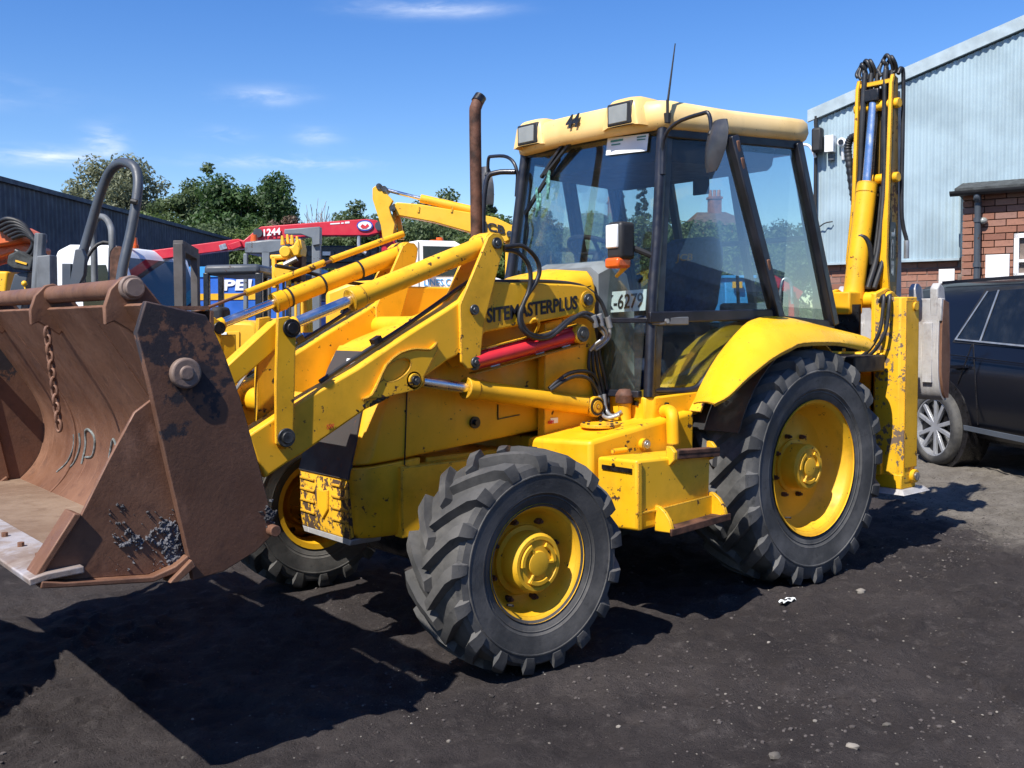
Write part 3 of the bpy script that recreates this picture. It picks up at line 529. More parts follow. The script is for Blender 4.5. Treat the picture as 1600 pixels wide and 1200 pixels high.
        for k_, pts in enumerate((((858, 607, .42), (872, 595, .43), (890, 583, .43), (915, 580, .42), (930, 590, .41), (938, 615, .41), (943, 650, .42)), ((860, 610, .43), (880, 596, .44), (900, 588, .44), (920, 592, .43), (934, 612, .42), (946, 650, .43)))):
            b = MB(); b.tube(hpts(*pts), .010, 8, 4); L(b, 'hydraulic_hose', 'hose', smooth=60)
        for k_ in range(4):
            b = MB(); o_ = k_*7; b.tube(hpts((922+o_*.6, 545, .40), (920+o_, 575, .40), (928+o_, 610, .405), (936+o_*.8, 650, .42), (944+o_*.5, 655, .45)), .009, 8, 4); L(b, 'hose_pipe', 'hose', smooth=60)
        for pts in (((937, 618, .43), (940, 645, .44), (950, 653, .5), (968, 648, .55)), ((944, 616, .43), (947, 640, .44), (957, 650, .5), (972, 643, .55))):
            b = MB(); b.tube(hpts(*pts), .011, 8, 4); L(b, 'hose_pipe', 'zinc', smooth=60)
        b = MB(); p = ysurf(880, 592, .35); b.box(p, (.16, .05, .06)); L(b, 'blue_bottle', 'blue_paint', bevel=.008)
    else:
        b = MB(); b.tube([V(1.9, -.37, 1.965), V(2.3, -.37, 1.83), V(2.75, -.37, 1.67), V(3.1, -.37, 1.545)], .008, 8, 4); L(b, 'clam_pipe_rod', 'rust', smooth=60)
        b = MB(); b.tube([V(1.85, -.37, 1.99), V(2.3, -.37, 1.835)], .018, 10, 0); b.tube([V(2.34, -.37, 1.82), V(2.78, -.37, 1.66)], .018, 10, 0); L(b, 'clam_pipe_guard', 'yellow', smooth=60)
        b = MB(); b.tube([V(1.72, -.42, 1.83), V(1.9, -.43, 1.72), V(2.15, -.43, 1.72), V(2.45, -.42, 1.78), V(2.6, -.4, 1.80)], .010, 8, 4); L(b, 'hydraulic_hose', 'hose', smooth=60)
        for f_ in (.25, .45, .62):
            c = V(1.853, -.372, 1.888)+(V(2.963, -.372, 1.492)-V(1.853, -.372, 1.888))*f_; b = MB(); b.cyl(c, c+V(.01, 0, -.0036), .052, n=18); b.build('ram_strap', 'hose', arm)
for x_, z_, r_ in ((2.78, 1.14, .06), (2.05, 1.49, .05)): b = MB(); b.cyl((x_, -.32, z_), (x_, .32, z_), r_, n=18); L(b, 'arm_cross_tube', 'yellow', smooth=40)
b = MB(); b.box((2.93, -.28, 1.23), (.10, .012, .46)); L(b, 'arm_stay_plate', 'yellow_worn')
b = MB(); b.tube([(3.30, .3, 1.0), (3.16, .3, 1.22), (2.98, .3, 1.46)], .007, 6, 0); L(b, 'level_rod', 'zinc')
# exhaust stack
b = MB(); b.tube([(1.36, -.35, 1.60), (1.36, -.35, 2.2), (1.36, -.35, 2.66), (1.352, -.35, 2.73), (1.32, -.35, 2.785)], .034, 14, 5); ex = L(b, 'exhaust_stack', 'exhaust_rust', smooth=60)
b = MB(); b.cyl((1.345, -.35, 2.755), (1.318, -.35, 2.79), .036, n=14); b.build('exhaust_mouth', 'grease', ex)
# --- loader bucket
BK = MB(); prof = [(3.825, 1.585), (3.655, 1.32), (3.557, 1.154), (3.522, 1.022), (3.536, .893), (3.586, .80), (3.66, .727)]
pr = catmull([V(x_, 0, z_) for x_, z_ in prof], 4); ys_ = np.linspace(-1.13, 1.13, 13)
BK.slab([[(p[0], y_, p[2]) for y_ in ys_] for p in pr], -.014)
bucket = L(BK, 'loader_bucket', 'rust', smooth=50)
ck = xz([(228, 470), (213, 520), (232, 595), (263, 735), (295, 872), (302, 907), (350, 893), (400, 862), (430, 832), (425, 805), (402, 715), (375, 620), (352, 555), (330, 505), (322, 492)], 1.165)
for s_ in (1, -1):
    b = MB(); b.prism(ck, 'Y', s_*1.135, s_*1.165); c_ = b.build('cheek_plate', 'rust_black', bucket, bevel=.004)
    b = MB(); p = at(288, 583, Y=1.165); p[1] *= s_; b.cyl(p-V(0, s_*.02, 0), p+V(0, s_*.024, 0), .050, n=24); b.cyl(p, p+V(0, s_*.028, 0), .026, n=20); b.build('hinge_pin', 'rust_pin', bucket, bevel=.008, seg=3)
    b = MB(); p = at(425, 828, Y=1.17); p[1] *= s_; b.cyl(p-V(0, s_*.02, 0), p+V(0, s_*.03, 0), .02, n=14); b.build('stop_pin', 'rust', bucket, bevel=.003)
    cl = xz([(243, 622), (213, 645), (175, 715), (130, 805), (62, 905), (102, 908), (235, 899), (272, 882), (297, 870), (282, 800)], 1.15)
    b = MB(); b.prism(cl, 'Y', s_*1.118, s_*1.134); b.build('clam_side', 'rust', bucket, bevel=.003)
    st_ = [(4.045, .945), (4.175, .762), (4.10, .757), (4.0, .94)]
    b = MB(); b.prism([(4.062, .95), (4.19, .765), (4.175, .755), (4.04, .942)], 'Y', s_*1.05, s_*1.15); b.build('clam_front_flange', 'rust', bucket, bevel=.004)
    b = MB(); lo = xz([(62, 906), (100, 908), (235, 899), (270, 883), (290, 866), (293, 874), (272, 893), (236, 908), (100, 916), (60, 918)], 1.15); b.prism(lo, 'Y', s_*1.10, s_*1.172); b.build('side_wear_strip', 'rust', bucket, bevel=.004)
    b = MB(); b.prism(xz([(296, 873), (265, 905), (262, 910), (275, 908), (303, 883)], 1.17), 'Y', s_*1.12, s_*1.19); b.build('heel_wedge', 'rust', bucket, bevel=.003)
b = MB(); b.slab([[(x_, y_, z_) for y_ in ys_] for x_, z_ in ((3.655, .735), (3.8, .735), (4.07, .748))], -.014); b.build('clam_floor', 'rust_floor', bucket)
b = MB(); b.slab([[(x_, y_, z_) for y_ in np.linspace(-1.17, 1.17, 9)] for x_, z_ in ((4.045, .766), (4.15, .762), (4.20, .752))], -.022); ce = b.build('cutting_edge', 'rust_polished', bucket, bevel=.004)
b = MB(); b.box((3.672, 0, .742), (.035, 2.2, .012)); b.build('seam_strip', 'rust_polished', bucket, bevel=.003)
for y_ in np.arange(-.95, 1.0, .21):
    b = MB(); b.cyl((4.115, y_, .76), (4.115, y_, .774), .022, n=6); b.cyl((4.115, y_, .77), (4.115, y_, .80), .011, n=8); b.build('edge_bolt', 'rust', bucket)
for y_ in (-.78, .10, .97):
    b = MB(); lug = xz([(165, 508), (163, 480), (172, 452), (190, 433), (205, 430), (220, 436), (258, 482), (232, 500), (216, 527), (200, 515), (178, 502)], .98)
    b.prism(lug, 'Y', y_-.013, y_+.013); b.build('hanger_lug', 'rust', bucket, bevel=.004)
b = MB(); b.cyl((3.812, -1.0, 1.635), (3.812, 1.0, 1.635), .034, n=20); tb = b.build('hinge_bar', 'rust', bucket, smooth=40)
b = MB(); b.cyl((3.812, .98, 1.637), (3.812, 1.004, 1.637), .041, n=20); b.cyl((3.812, .981, 1.637), (3.812, 1.03, 1.637), .032, n=18); b.build('bar_nut', 'rust_pin', bucket, bevel=.004)
b = MB(); b.box((3.70, 0, 1.57), (.18, 2.26, .012)); b.box((3.60, 0, 1.45), (.012, 2.26, .22)); b.box((3.47, 0, 1.1), (.08, .9, .5)); b.build('back_plate', 'rust', bucket)
for y_ in (-.60, .60):                                    # raked seam plates on the moldboard
    b = MB(); pr2 = [p for p in pr if p[2] < 1.52]; b.loft([[(p[0]+.004, y_-.004, p[2]), (p[0]+.022, y_-.004, p[2]+.004), (p[0]+.022, y_+.012, p[2]+.004), (p[0]+.004, y_+.012, p[2])] for p in pr2], closed=True, caps=True); b.build('moldboard_rib', 'rust', bucket)
c0, c1 = at(73, 513, X=3.90), at(93, 672, X=3.90); nl_ = 12
for k in range(nl_):                                      # hanging chain
    c = c0+(c1-c0)*(k+.5)/nl_; h_ = np.linalg.norm(c1-c0)/nl_*.66; a0 = .5+(1.57 if k % 2 else 0); u = V(math.cos(a0), math.sin(a0), 0)
    b = MB(); b.tube([c+u*.012*math.sin(t_)+V(0, 0, h_*math.cos(t_)) for t_ in np.linspace(0, 2*math.pi, 13)], .0055, 6, 0); b.build('chain_link', 'rust', bucket, smooth=60)
def mp_(y_, s_):                                          # chalk marks on the curved plate
    zz = np.interp(s_, [0, 1], [.80, 1.04]); xx = np.interp(zz, [p[2] for p in pr][::-1], [p[0] for p in pr][::-1]); return V(xx+.017, y_, zz)
for pts in ([(-.62, .85), (-.62, .6), (-.66, .3), (-.73, .08)], [(-.54, .9), (-.53, .65), (-.56, .35), (-.60, .2)], [(-.46, .35), (-.45, .7), (-.44, .98), (-.37, 1.04), (-.32, .85), (-.34, .55), (-.43, .48)], [(-.12, .45), (-.11, .75), (-.07, .95), (-.03, .8)]):
    b = MB(); b.tube([mp_(*q_) for q_ in pts], .0055, 6, 5); b.build('chalk_mark', 'chalk', bucket, smooth=60)
b = MB()                                                   # grabbing teeth edge of the far clam plate
b.prism([(3.66, .74), (4.08, .75), (4.02, 1.05), (3.80, 1.10), (3.74, 1.03), (3.70, 1.00), (3.72, .95), (3.67, .92), (3.69, .87), (3.64, .84), (3.66, .79)], 'Y', -1.19, -1.165); b.build('serrated_plate', 'rust', bucket, bevel=.003)
b = MB(); b.prism([(3.85, 1.05), (3.92, 1.05), (3.90, 1.30), (3.84, 1.38), (3.78, 1.36), (3.80, 1.25)], 'Y', -1.24, -1.19); b.cyl((3.82, -1.24, 1.33), (3.82, -1.05, 1.33), .035, n=14); b.build('clam_ram_lug', 'rust_floor', bucket, bevel=.006)
def crust(name, m, Y0, x0, x1, y0, y1, mask, th, step=1.0, par=None):
    xs, ys = np.arange(x0, x1, step), np.arange(y0, y1, step); X, Y = np.meshgrid(xs, ys, indexing='ij'); M = mask(X, Y)
    H = np.where(M > 0, th*(.15+np.clip(M, 0, 1)*.5+np.clip(vnoise(X, Y, .30, 31)+.7*vnoise(X, Y, .75, 32), -.4, .6)), -.003)
    b = MB(); idx = {}
    for i in range(len(xs)-1):
        for j in range(len(ys)-1):
            c4 = ((i, j), (i+1, j), (i+1, j+1), (i, j+1))
            if max(M[c] for c in c4) <= 0: continue
            for c in c4:
                if c not in idx: idx[c] = len(b.v); p = at(X[c], Y[c], Y=Y0); b.v.append((p[0], Y0+float(H[c]), p[2]))
            b.f.append(tuple(idx[c] for c in c4))
    return tag(b.build(name, m, par or bucket, smooth=25, recalc=False), kind='stuff')
crust('caked_mud', 'dry_mud', 1.135, 170, 300, 780, 895, lambda X, Y: vnoise(X, Y, .10, 41)+.8*vnoise(X, Y, .23, 42)+.5*vnoise(X, Y, .5, 44)+1.5*np.exp(-((X-268-(Y-840)*.2)/20)**2-((Y-858)/36)**2)+.9*np.exp(-((X-208)/20)**2-((Y-847)/11)**2)-.50-2*np.clip((X-(232+(Y-595)*.225))/4, 0, 1)-2*np.clip((Y-(905-.15*(X-235)-np.clip(X-235, 0, 99)*.25))/5, 0, 1), .010)
crust('caked_mud', 'dry_mud', 1.165, 402, 434, 780, 825, lambda X, Y: vnoise(X, Y, .13, 51)+.8*vnoise(X, Y, .3, 52)+1.4*np.exp(-((X-420)/9)**2-((Y-806)/13)**2)-.6, .009)
crust('oily_grime', 'grease', .4305, 520, 645, 590, 680, lambda X, Y: vnoise(X, Y, .12, 61)+.8*vnoise(X, Y, .3, 62)+1.2*np.exp(-((Y-(640-(X-572)*.47)+4)/9)**2)*np.exp(-((X-590)/38)**2)-.80-2*np.clip((Y-(640-(X-572)*.5)+1)/3, 0, 1), .003)
# --- cab
AT, AB = V(.80, .57, 2.52), V(.99, .645, 1.10)
BT, BB = V(.36, .675, 2.52), V(.05, .770, 1.50)
CT, CB = V(-.13, .755, 2.52), V(-.45, .80, 1.46)
def mir(p, s): return V(p[0], p[1]*s, p[2])
ro = [(.935, 0), (.93, .22), (.915, .36), (.885, .50), (.84, .595), (.79, .635), (.36, .715), (-.10, .80), (-.19, .805), (-.235, .76), (-.25, .45), (-.255, 0)]
ring = ro + [(x_, -y_) for x_, y_ in ro[-2:0:-1]]
def rr(k, dz, dx=0): return [(.30+(x_-.30)*k+dx, y_*k, z_) for (x_, y_), z_ in zip(ring, [dz]*len(ring))]
b = MB(); tilt = lambda rows: [[(x_, y_, z_+(.024 if z_ > 2.6 else .006 if z_ > 2.56 else -.004)*max(0, (x_-.3))/.6) for x_, y_, z_ in r_] for r_ in rows]
b.loft(tilt([rr(.80, 2.535), rr(.955, 2.528), rr(.985, 2.54), rr(1.0, 2.575), rr(.992, 2.63), rr(.965, 2.655), rr(.90, 2.668), rr(.6, 2.678), rr(.02, 2.682)]), closed=True, caps=True)
roof = L(b, 'cab_roof', 'roof_plastic', smooth=60)
for s_ in (1, -1):
    y_ = s_*.385
    ks = np.linspace(-1, 1, 11); b = MB(); b.loft([[(x_, y_+.15*w_*k, 2.55+(h_-2.55)*(1-abs(k)**5)**.35) for k in ks] for x_, h_, w_ in ((.938, 2.56, .80), (.940, 2.60, .84), (.938, 2.66, .88), (.930, 2.688, .90), (.905, 2.708, .92), (.86, 2.716, .95), (.76, 2.712, 1.0), (.66, 2.698, 1.08), (.56, 2.672, 1.15))]); b.build('light_brow', 'roof_plastic', roof, smooth=80)
    b = MB(); b.box((.922, y_, 2.622), (.04, .190, .125)); fl = b.build('work_light', 'rubber_trim', roof, bevel=.010)
    b = MB(); b.box((.941, y_-.010, 2.622), (.010, .140, .096)); b.build('light_lens', 'lamp_glass', fl, bevel=.006)
text('roof_lettering', '44', 'cab_black', roof, at(884, 202, X=.945), (0, 1, 0), (0, 0, 1), .075, .115, .002, shear=.25, bold=.035)
# frame
b = MB(); b.loft([rr(.76, 2.38), rr(.78, 2.40), rr(.80, 2.50), rr(.90, 2.545)], closed=True, caps=True); L(b, 'roof_lining', 'lining')
for s_ in (1, -1):
    a, c = mir(AT, s_), mir(AB, s_); b = MB(); b.tube([a+V(0, 0, .02), a*.6+c*.4, a*.35+c*.65+V(.012, 0, 0), c], .030, 12, 4); b.bar(a+V(-.035, s_*-.004, 0), c+V(-.035, s_*-.004, 0), .05, .05, up=(0, 1, 0)); L(b, 'front_pillar', 'cab_black', bevel=0, smooth=50)
    for nm, t_, e_, w_ in (('door_pillar', BT, BB, .062), ('rear_pillar', CT, CB, .055)):
        b = MB(); b.bar(mir(t_, s_), mir(e_, s_), w_, .075, up=(0, 1, 0)); L(b, nm, 'cab_black', bevel=.008)
    b = MB(); b.bar(mir(AT, s_)+V(.02, 0, 0), mir(CT, s_)-V(.03, 0, 0), .05, .075); L(b, 'side_rail', 'cab_black', bevel=.006)
    b = MB(); b.bar(mir(AB, s_)+V(0, 0, .42), mir(BB, s_)+V(.02, 0, .03), .03, .06); L(b, 'door_waist_rail', 'cab_black', bevel=.006)
    b = MB(); e_ = [mir(p, s_) for p in (V(.96, .645, 1.13), V(.70, .68, 1.12), V(.60, .70, 1.18), V(.45, .72, 1.33), V(.22, .75, 1.46), V(.05, .77, 1.50))]; b.tube(e_, .022, 8, 4); L(b, 'door_lower_frame', 'cab_black', smooth=60)
    b = MB(); b.bar(mir(BB, s_), mir(CB, s_), .04, .05); L(b, 'quarter_rail', 'cab_black', bevel=.005)
    # panes
    def pane(name, pts, m='glass', off=0):
        n_ = np.cross(pts[1]-pts[0], pts[2]-pts[0]); n_ /= np.linalg.norm(n_); b = MB(); b.hull2([p+n_*off for p in pts], [p+n_*(off+.004) for p in pts]); return L(b, name, m, smooth=0)
    mid = lambda p, q_, f: p+(q_-p)*f
    a, c, d, e = AT, mid(AT, AB, .70), mid(BT, BB, .97), BT
    pane('door_window', [mir(p, s_) for p in (a, c, BB+V(.0, 0, .03), e)])
    pane('door_lower_window', [mir(p, s_) for p in (mid(AT, AB, .715), AB+V(0, 0, .03), V(.62, .695, 1.17), V(.40, .725, 1.37), BB+V(.02, 0, .0))], 'glass_green')
    pane('quarter_window', [mir(p, s_) for p in (BT-V(.04, 0, 0), BB-V(.04, -.003, 0), CB+V(.03, 0, .02), CT+V(.03, 0, 0))])
    # sill
    b = MB(); b.hull2([mir(p, s_) for p in (V(1.02, .30, 1.10), V(1.02, .64, 1.10), V(.98, .675, 1.10), V(.57, .72, 1.12), V(.57, .40, 1.12))], [mir(p, s_) for p in (V(1.02, .30, .955), V(1.02, .64, .955), V(.98, .675, .955), V(.66, .70, .99), V(.66, .40, .99))]); sl = L(b, 'cab_sill', 'yellow', bevel=.010)
    b = MB(); b.bar(mir(V(.99, .45, 1.065), s_), mir(V(1.025, .60, 1.065), s_), .012, .022); b.build('sill_slot', 'grease', sl)
    for x_ in (.90, .64): b = MB(); b.cyl(mir(V(x_, .68, 1.06), s_), mir(V(x_, .70, 1.06), s_), .009, n=8); b.build('sill_bolt', 'grease', sl)
    b = MB(); b.bar(mir(AB, s_)+V(-.02, 0, .40), mir(AB, s_)+V(-.11, s_*.02, .40), .022, .04); b.bar(mir(AB, s_)+V(-.06, s_*.012, .40), mir(AB, s_)+V(-.26, s_*.045, .40), .018, .045); dh = L(b, 'door_handle', 'duct_grey', bevel=.006); b = MB(); c_ = mir(AB, s_)+V(-.10, s_*.032, .40); b.cyl(c_, c_+V(0, s_*.012, 0), .013, n=12); b.build('door_lock', 'bright_steel', dh)
    for f_ in (.06, .15, .70):
        c_ = mir(mid(BT, BB, f_), s_)+V(0, s_*.025, 0); b = MB(); b.bar(c_+V(.004, 0, .035), c_-V(.008, 0, .035), .028, .03, up=(0, 1, 0)); L(b, 'door_hinge', 'rust', bevel=.006)
    # wheel arch panel seen through the door glass
    b = MB(); arc = [(0+.80*math.cos(t_), .66+.80*math.sin(t_)) for t_ in np.linspace(.45, 2.7, 14)]; b.slab([[(x_, s_*y_, z_) for y_ in (.42, .60, .775)] for x_, z_ in arc], .01); L(b, 'inner_wheel_arch', 'yellow_worn', smooth=50)
    # fender
    up_px = [(1085, 632), (1095, 605), (1122, 557), (1160, 512), (1180, 500), (1203, 496), (1240, 500), (1297, 517), (1347, 529), (1357, 538)]
    lo_px = [(1116, 633), (1138, 620), (1167, 592), (1200, 565), (1217, 554), (1235, 545), (1255, 537), (1310, 536), (1340, 542), (1357, 546)]
    ui = catmull([at(px, py, Y=.80+.10*max(0, (px-1240)/117)) for px, py in up_px], 3); li = catmull([at(px, py, Y=1.035-.03*max(0, (px-1240)/117)) for px, py in lo_px], 3); rows = []
    for a, c in zip(ui, li):
        d = c-a; r_ = []
        ctr = V(0, (a[1]+c[1])/2, .68); out = (a+c)/2-ctr; out[1] = 0; out /= np.linalg.norm(out)
        for s2 in np.linspace(0, 1, 9):
            p = a + d*s2 + out*(.030*math.sin(math.pi*min(1, s2*.98))**.8) + V(0, .02*math.sin(math.pi*s2), 0); r_.append(mir(p, s_))
        r_.append(mir(c - out*.012 - V(0, .012, 0), s_)); rows.append(r_)
    b = MB(); b.slab(rows, .008*s_); L(b, 'rear_fender', 'fender', smooth=60)
    b = MB(); b.slab([[(x_, s_*y_, z_) for y_ in (.56, .80, 1.0)] for x_, z_ in [(.73*math.cos(t_), .66+.73*math.sin(t_)) for t_ in np.linspace(.35, 1.85, 14)]], .006); L(b, 'fender_liner', 'rubber_trim', smooth=50)
# windscreen
wsr = []
for f_ in np.linspace(0, 1, 6):
    l_, r_ = mir(AT+(AB-AT)*f_*.70, -1), AT+(AB-AT)*f_*.70; wsr.append([l_+(r_-l_)*g_+V(.045*math.sin(math.pi*g_), 0, 0) for g_ in np.linspace(0, 1, 9)])
b = MB(); b.slab(wsr, .004); ws = L(b, 'windscreen', 'glass', smooth=40)
for s_ in (1, -1):
    b = MB(); pts = [mir(p, s_) for p in (V(.99, .62, 1.49), V(1.035, .34, 1.49), V(1.06, .34, 1.12), V(1.03, .62, 1.12))]; b.hull2(pts, [p+V(.004, 0, 0) for p in pts]); L(b, 'lower_front_window', 'glass_green', smooth=0)
    b = MB(); b.bar(mir(V(.965, .62, 1.505), s_), mir(V(1.02, .32, 1.505), s_), .03, .028); b.bar(mir(V(1.02, .33, 1.51), s_), mir(V(1.06, .33, 1.10), s_), .03, .03, up=(0, 1, 0)); b.bar(mir(V(1.03, .62, 1.115), s_), mir(V(1.06, .32, 1.115), s_), .035, .035); L(b, 'lower_window_frame', 'cab_black', bevel=.004)
b = MB(); b.bar(mir(AT, -1)+V(-.01, 0, .01), AT+V(-.01, 0, .01), .04, .04); L(b, 'front_header', 'cab_black', bevel=.006)
# rear wall frame and glass
for y_ in (-.74, -.26, .26, .74):
    b = MB(); b.bar((-.16, y_, 2.5), (-.42, y_*1.03, 1.45), .05 if abs(y_) > .5 else .04, .05, up=(0, 1, 0)); L(b, 'rear_window_post', 'cab_black', bevel=.006)
b = MB(); b.bar((-.15, -.74, 2.50), (-.15, .74, 2.50), .05, .08); b.bar((-.28, -.74, 1.98), (-.28, .74, 1.98), .03, .03); b.bar((-.43, -.78, 1.45), (-.43, .78, 1.45), .05, .06); L(b, 'rear_frame_rail', 'cab_black', bevel=.005)
pts = [V(-.16, -.72, 2.46), V(-.16, .72, 2.46), V(-.42, .76, 1.48), V(-.42, -.76, 1.48)]; b = MB(); b.hull2(pts, [p-V(.004, 0, 0) for p in pts]); L(b, 'rear_window', 'glass', smooth=0)
# cab floor, console, seat, steering wheel
b = MB(); b.box((.30, 0, 1.05), (1.35, 1.25, .05)); b.box((-.35, 0, 1.25), (.1, 1.4, .4)); L(b, 'cab_floor', 'lining')
b = MB(); b.loft([[(x_, y_, z_) for y_, z_ in ((-.30, 1.1), (-.30, zt-.04), (-.24, zt), (.24, zt), (.30, zt-.04), (.30, 1.1))] for x_, zt in ((1.02, 1.80), (.92, 1.84), (.80, 1.80), (.74, 1.6), (.74, 1.1))], caps=True); L(b, 'dash_console', 'console_grey', bevel=.01, smooth=40)
b = MB(); c_ = V(.70, -.02, 1.905); ax_ = V(-.45, 0, .9); u, v_, d_ = frame(ax_); b.tube([c_+.19*(u*math.cos(t_)+v_*math.sin(t_)) for t_ in np.linspace(0, 6.283, 25)], .015, 8, 0)
for t_ in (0, 2.1, 4.2): b.bar(c_, c_+.19*(u*math.cos(t_)+v_*math.sin(t_)), .02, .012, up=d_)
b.cyl(c_, c_-d_*.25, .03, n=10); L(b, 'steering_wheel', 'rubber_trim', smooth=50)
b = MB(); rows = []
for i, (z_, hw, x_) in enumerate(((1.48, .22, .02), (1.60, .25, -.02), (1.80, .25, -.06), (1.92, .24, -.085), (1.99, .21, -.10), (2.02, .15, -.11))): rows.append([(x_-.05, -hw, z_), (x_+.03, -hw*.96, z_), (x_+.05, -hw*.6, z_), (x_+.045, 0, z_), (x_+.05, hw*.6, z_), (x_+.03, hw*.96, z_), (x_-.05, hw, z_)])
b.loft(rows, closed=True, caps=True); b.box((.22, 0, 1.47), (.46, .48, .12)); b.box((.18, 0, 1.25), (.3, .3, .36)); seat = L(b, 'operator_seat', 'seat_cloth', bevel=.02, smooth=60)
text('seat_lettering', 'JCB', 'logo_orange', seat, V(-.028, -.07, 1.86), (0, 1, 0), (-.18, 0, 1), .06, .14, .003, bold=.02)
b = MB()
for y_ in (-.42, .40): b.box((-.12, y_, 1.42), (.34, .12, .36))
L(b, 'lever_console', 'lining', bevel=.02)
for x_, y_, z_ in ((-.12, .36, 1.86), (-.08, -.42, 1.78), (-.2, -.42, 1.8)):
    b = MB(); b.cyl((x_, y_, 1.55), (x_+.02, y_, z_), .010, n=8); b.ball((x_+.02, y_, z_), .028, 10); L(b, 'control_lever', 'rubber_trim', smooth=50)
b = MB(); b.tube([(-.2, .30, 2.3), (-.18, .28, 2.36), (-.16, .26, 2.40)], .01, 6, 2); b.box((-.05, .12, 2.33), (.02, .12, .10)); L(b, 'interior_mirror', 'lining', bevel=.004)
# windscreen sticker, number card, wiper, cloth
def wsp(px, py, o=.012):                                   # point on the windscreen outer face
    best = None
    for X_ in np.arange(.78, 1.05, .002):
        p = at(px, py, X=X_); f_ = (2.52-p[2])/(2.52-1.10); s_ = (p[1]/(.57+.075*f_)+1)/2
        e_ = abs(.80+.19*f_+.045*math.sin(math.pi*min(1, max(0, s_)))-X_)
        if best is None or e_ < best[0]: best = (e_, p)
    return best[1]+V(o, 0, 0)
def wpatch(name, cs, m, par, o): b = MB(); pts = [wsp(*c, o) for c in cs]; b.hull2(pts, [p+V(.0016, 0, 0) for p in pts]); return b.build(name, m, par, smooth=0)
stk = wpatch('windscreen_notice', [(952, 216), (1016, 209), (1013, 236), (949, 243)], 'paper_white', BL, .011)
for cs in ([(957, 220), (976, 217), (976, 220), (957, 223)], [(958, 226), (972, 224), (972, 226), (958, 228)], [(998, 214), (1012, 212), (1012, 214), (998, 216)], [(998, 218), (1011, 217), (1011, 218.6), (998, 220)]): wpatch('notice_print', cs, 'green_ink', stk, .0135)
NC = thing('number_card', 'white number card reading K-6279 propped inside the windscreen corner of the loader cab', 'number card', wsp(970, 485, -.06))
n_o = wsp(937, 489, -.035); n_r = wsp(1001, 485, -.035)-n_o
b = MB(); h_ = V(-.012, 0, .115); pts = [n_o, n_o+n_r, n_o+n_r+h_, n_o+h_]; b.hull2(pts, [p-V(.004, 0, 0) for p in pts]); b.build('card', 'paper_white', NC)
text('card_lettering', 'K-6279', 'ink', NC, n_o+n_r*.04+h_*.14+V(.003, 0, 0), n_r, h_, .082, float(np.linalg.norm(n_r))*.90, .0012, bold=.01)
b = MB(); b.bar(wsp(902, 208, .05), wsp(852, 278, .03), .022, .016); b.bar(wsp(914, 208, .05), wsp(858, 274, .032), .018, .014); wa = L(b, 'wiper_arm', 'rubber_trim')
b = MB(); b.bar(wsp(878, 248, .022), wsp(823, 335, .014), .016, .022); b.tube([wsp(823, 335, .015), wsp(828, 360, .014), wsp(822, 390, .014)], .006, 6, 3); b.build('wiper_blade', 'rubber_trim', wa)
b = MB()
for k in range(7): p0 = wsp(868-k*4+rng.normal()*3, 258+k*9, .03); b.tube([p0, p0+V(.01, .012, -.05), p0+V(0, rng.normal()*.02, -.10)], .009, 5, 3)
b.build('rag', 'rope_green', wa, smooth=40)
# head lamp unit on near front pillar
def lampunit(c, s_):
    b = MB(); b.box(c+V(-.02, 0, .012), (.11, .115, .20)); lu = L(b, 'head_lamp', 'rubber_trim', bevel=.022, seg=3)
    b = MB(); b.box(c+V(.036, -s_*.008, .035), (.02, .088, .125)); b.build('lamp_lens', 'head_lens', lu, bevel=.008)
    b = MB(); b.box(c+V(.0, -s_*.004, -.105), (.10, .105, .055)); b.build('indicator_lens', 'amber', lu, bevel=.014)
    b = MB(); b.cyl(c+V(-.03, 0, .0), mir(mid(AT, AB, .48), s_), .016, n=8); b.build('lamp_arm', 'rubber_trim', lu)
    return lu
lc = at(966, 380, X=1.06); lu = lampunit(lc, 1)
b = MB(); p0, p1 = at(963, 432, X=1.02), at(978, 416, X=1.02); b.cyl(p0, p1, .010, .016, n=10); b.build('lamp_bulb_holder', 'yellow_far', lu, smooth=50)
# mirrors
for s_ in (1, -1):
    q_ = lambda x_, y_, z_: V(x_, s_*y_, z_)
    b = MB(); b.tube([q_(.83, .60, 2.30), q_(.84, .615, 2.46), q_(.84, .70, 2.535), q_(.83, .86, 2.56), q_(.825, .91, 2.55), q_(.82, .925, 2.45)], .011, 8, 4); ma = L(b, 'mirror_arm', 'cab_black', smooth=60)
    b = MB(); c_ = q_(.815, .955, 2.385); rows = []
    for i, t_ in enumerate(np.linspace(-1, 1, 9)):
        hw = .070*(1-.35*abs(t_)**3)*(1-.25*max(0, -t_)); zz = c_[2]+t_*.125; r_ = []
        for k in np.linspace(-1, 1, 7): r_.append((c_[0]+.035*(1-k*k)*(1-t_*t_*.8)+.010*k, c_[1]+s_*(hw*k+.028*t_), zz))
        rows.append(r_)
    b.slab(rows, .012); b.build('mirror_head', 'mirror_back', ma, smooth=60); b = MB(); b.ball(q_(.82, .925, 2.45), .022, 8); b.build('mirror_clamp', 'rubber_trim', ma)
    b = MB(); b.cyl(q_(.83, .60, 2.42), q_(.84, .605, 2.28), .018, n=10); b.build('mirror_socket', 'cab_black', ma)
b = MB(); b.tube([(.86, -.60, 2.43), (.93, -.70, 2.43), (.97, -.75, 2.38), (1.0, -.75, 2.1), (1.03, -.68, 1.75)], .017, 8, 4); L(b, 'grab_rail', 'cab_black', smooth=60)
# aerial
b = MB(); p0 = at(1043, 192, Y=.64); p1 = at(1055, 68, Y=.66); b.cyl(p0, p0+V(0, 0, .05), .016, .02, n=10); b.cyl(p0+V(0, 0, .04), p0+V(0, 0, .12), .008, n=8); b.cyl(p0+V(0, 0, .10), p1, .0065, .003, n=8); L(b, 'aerial', 'rubber_trim')
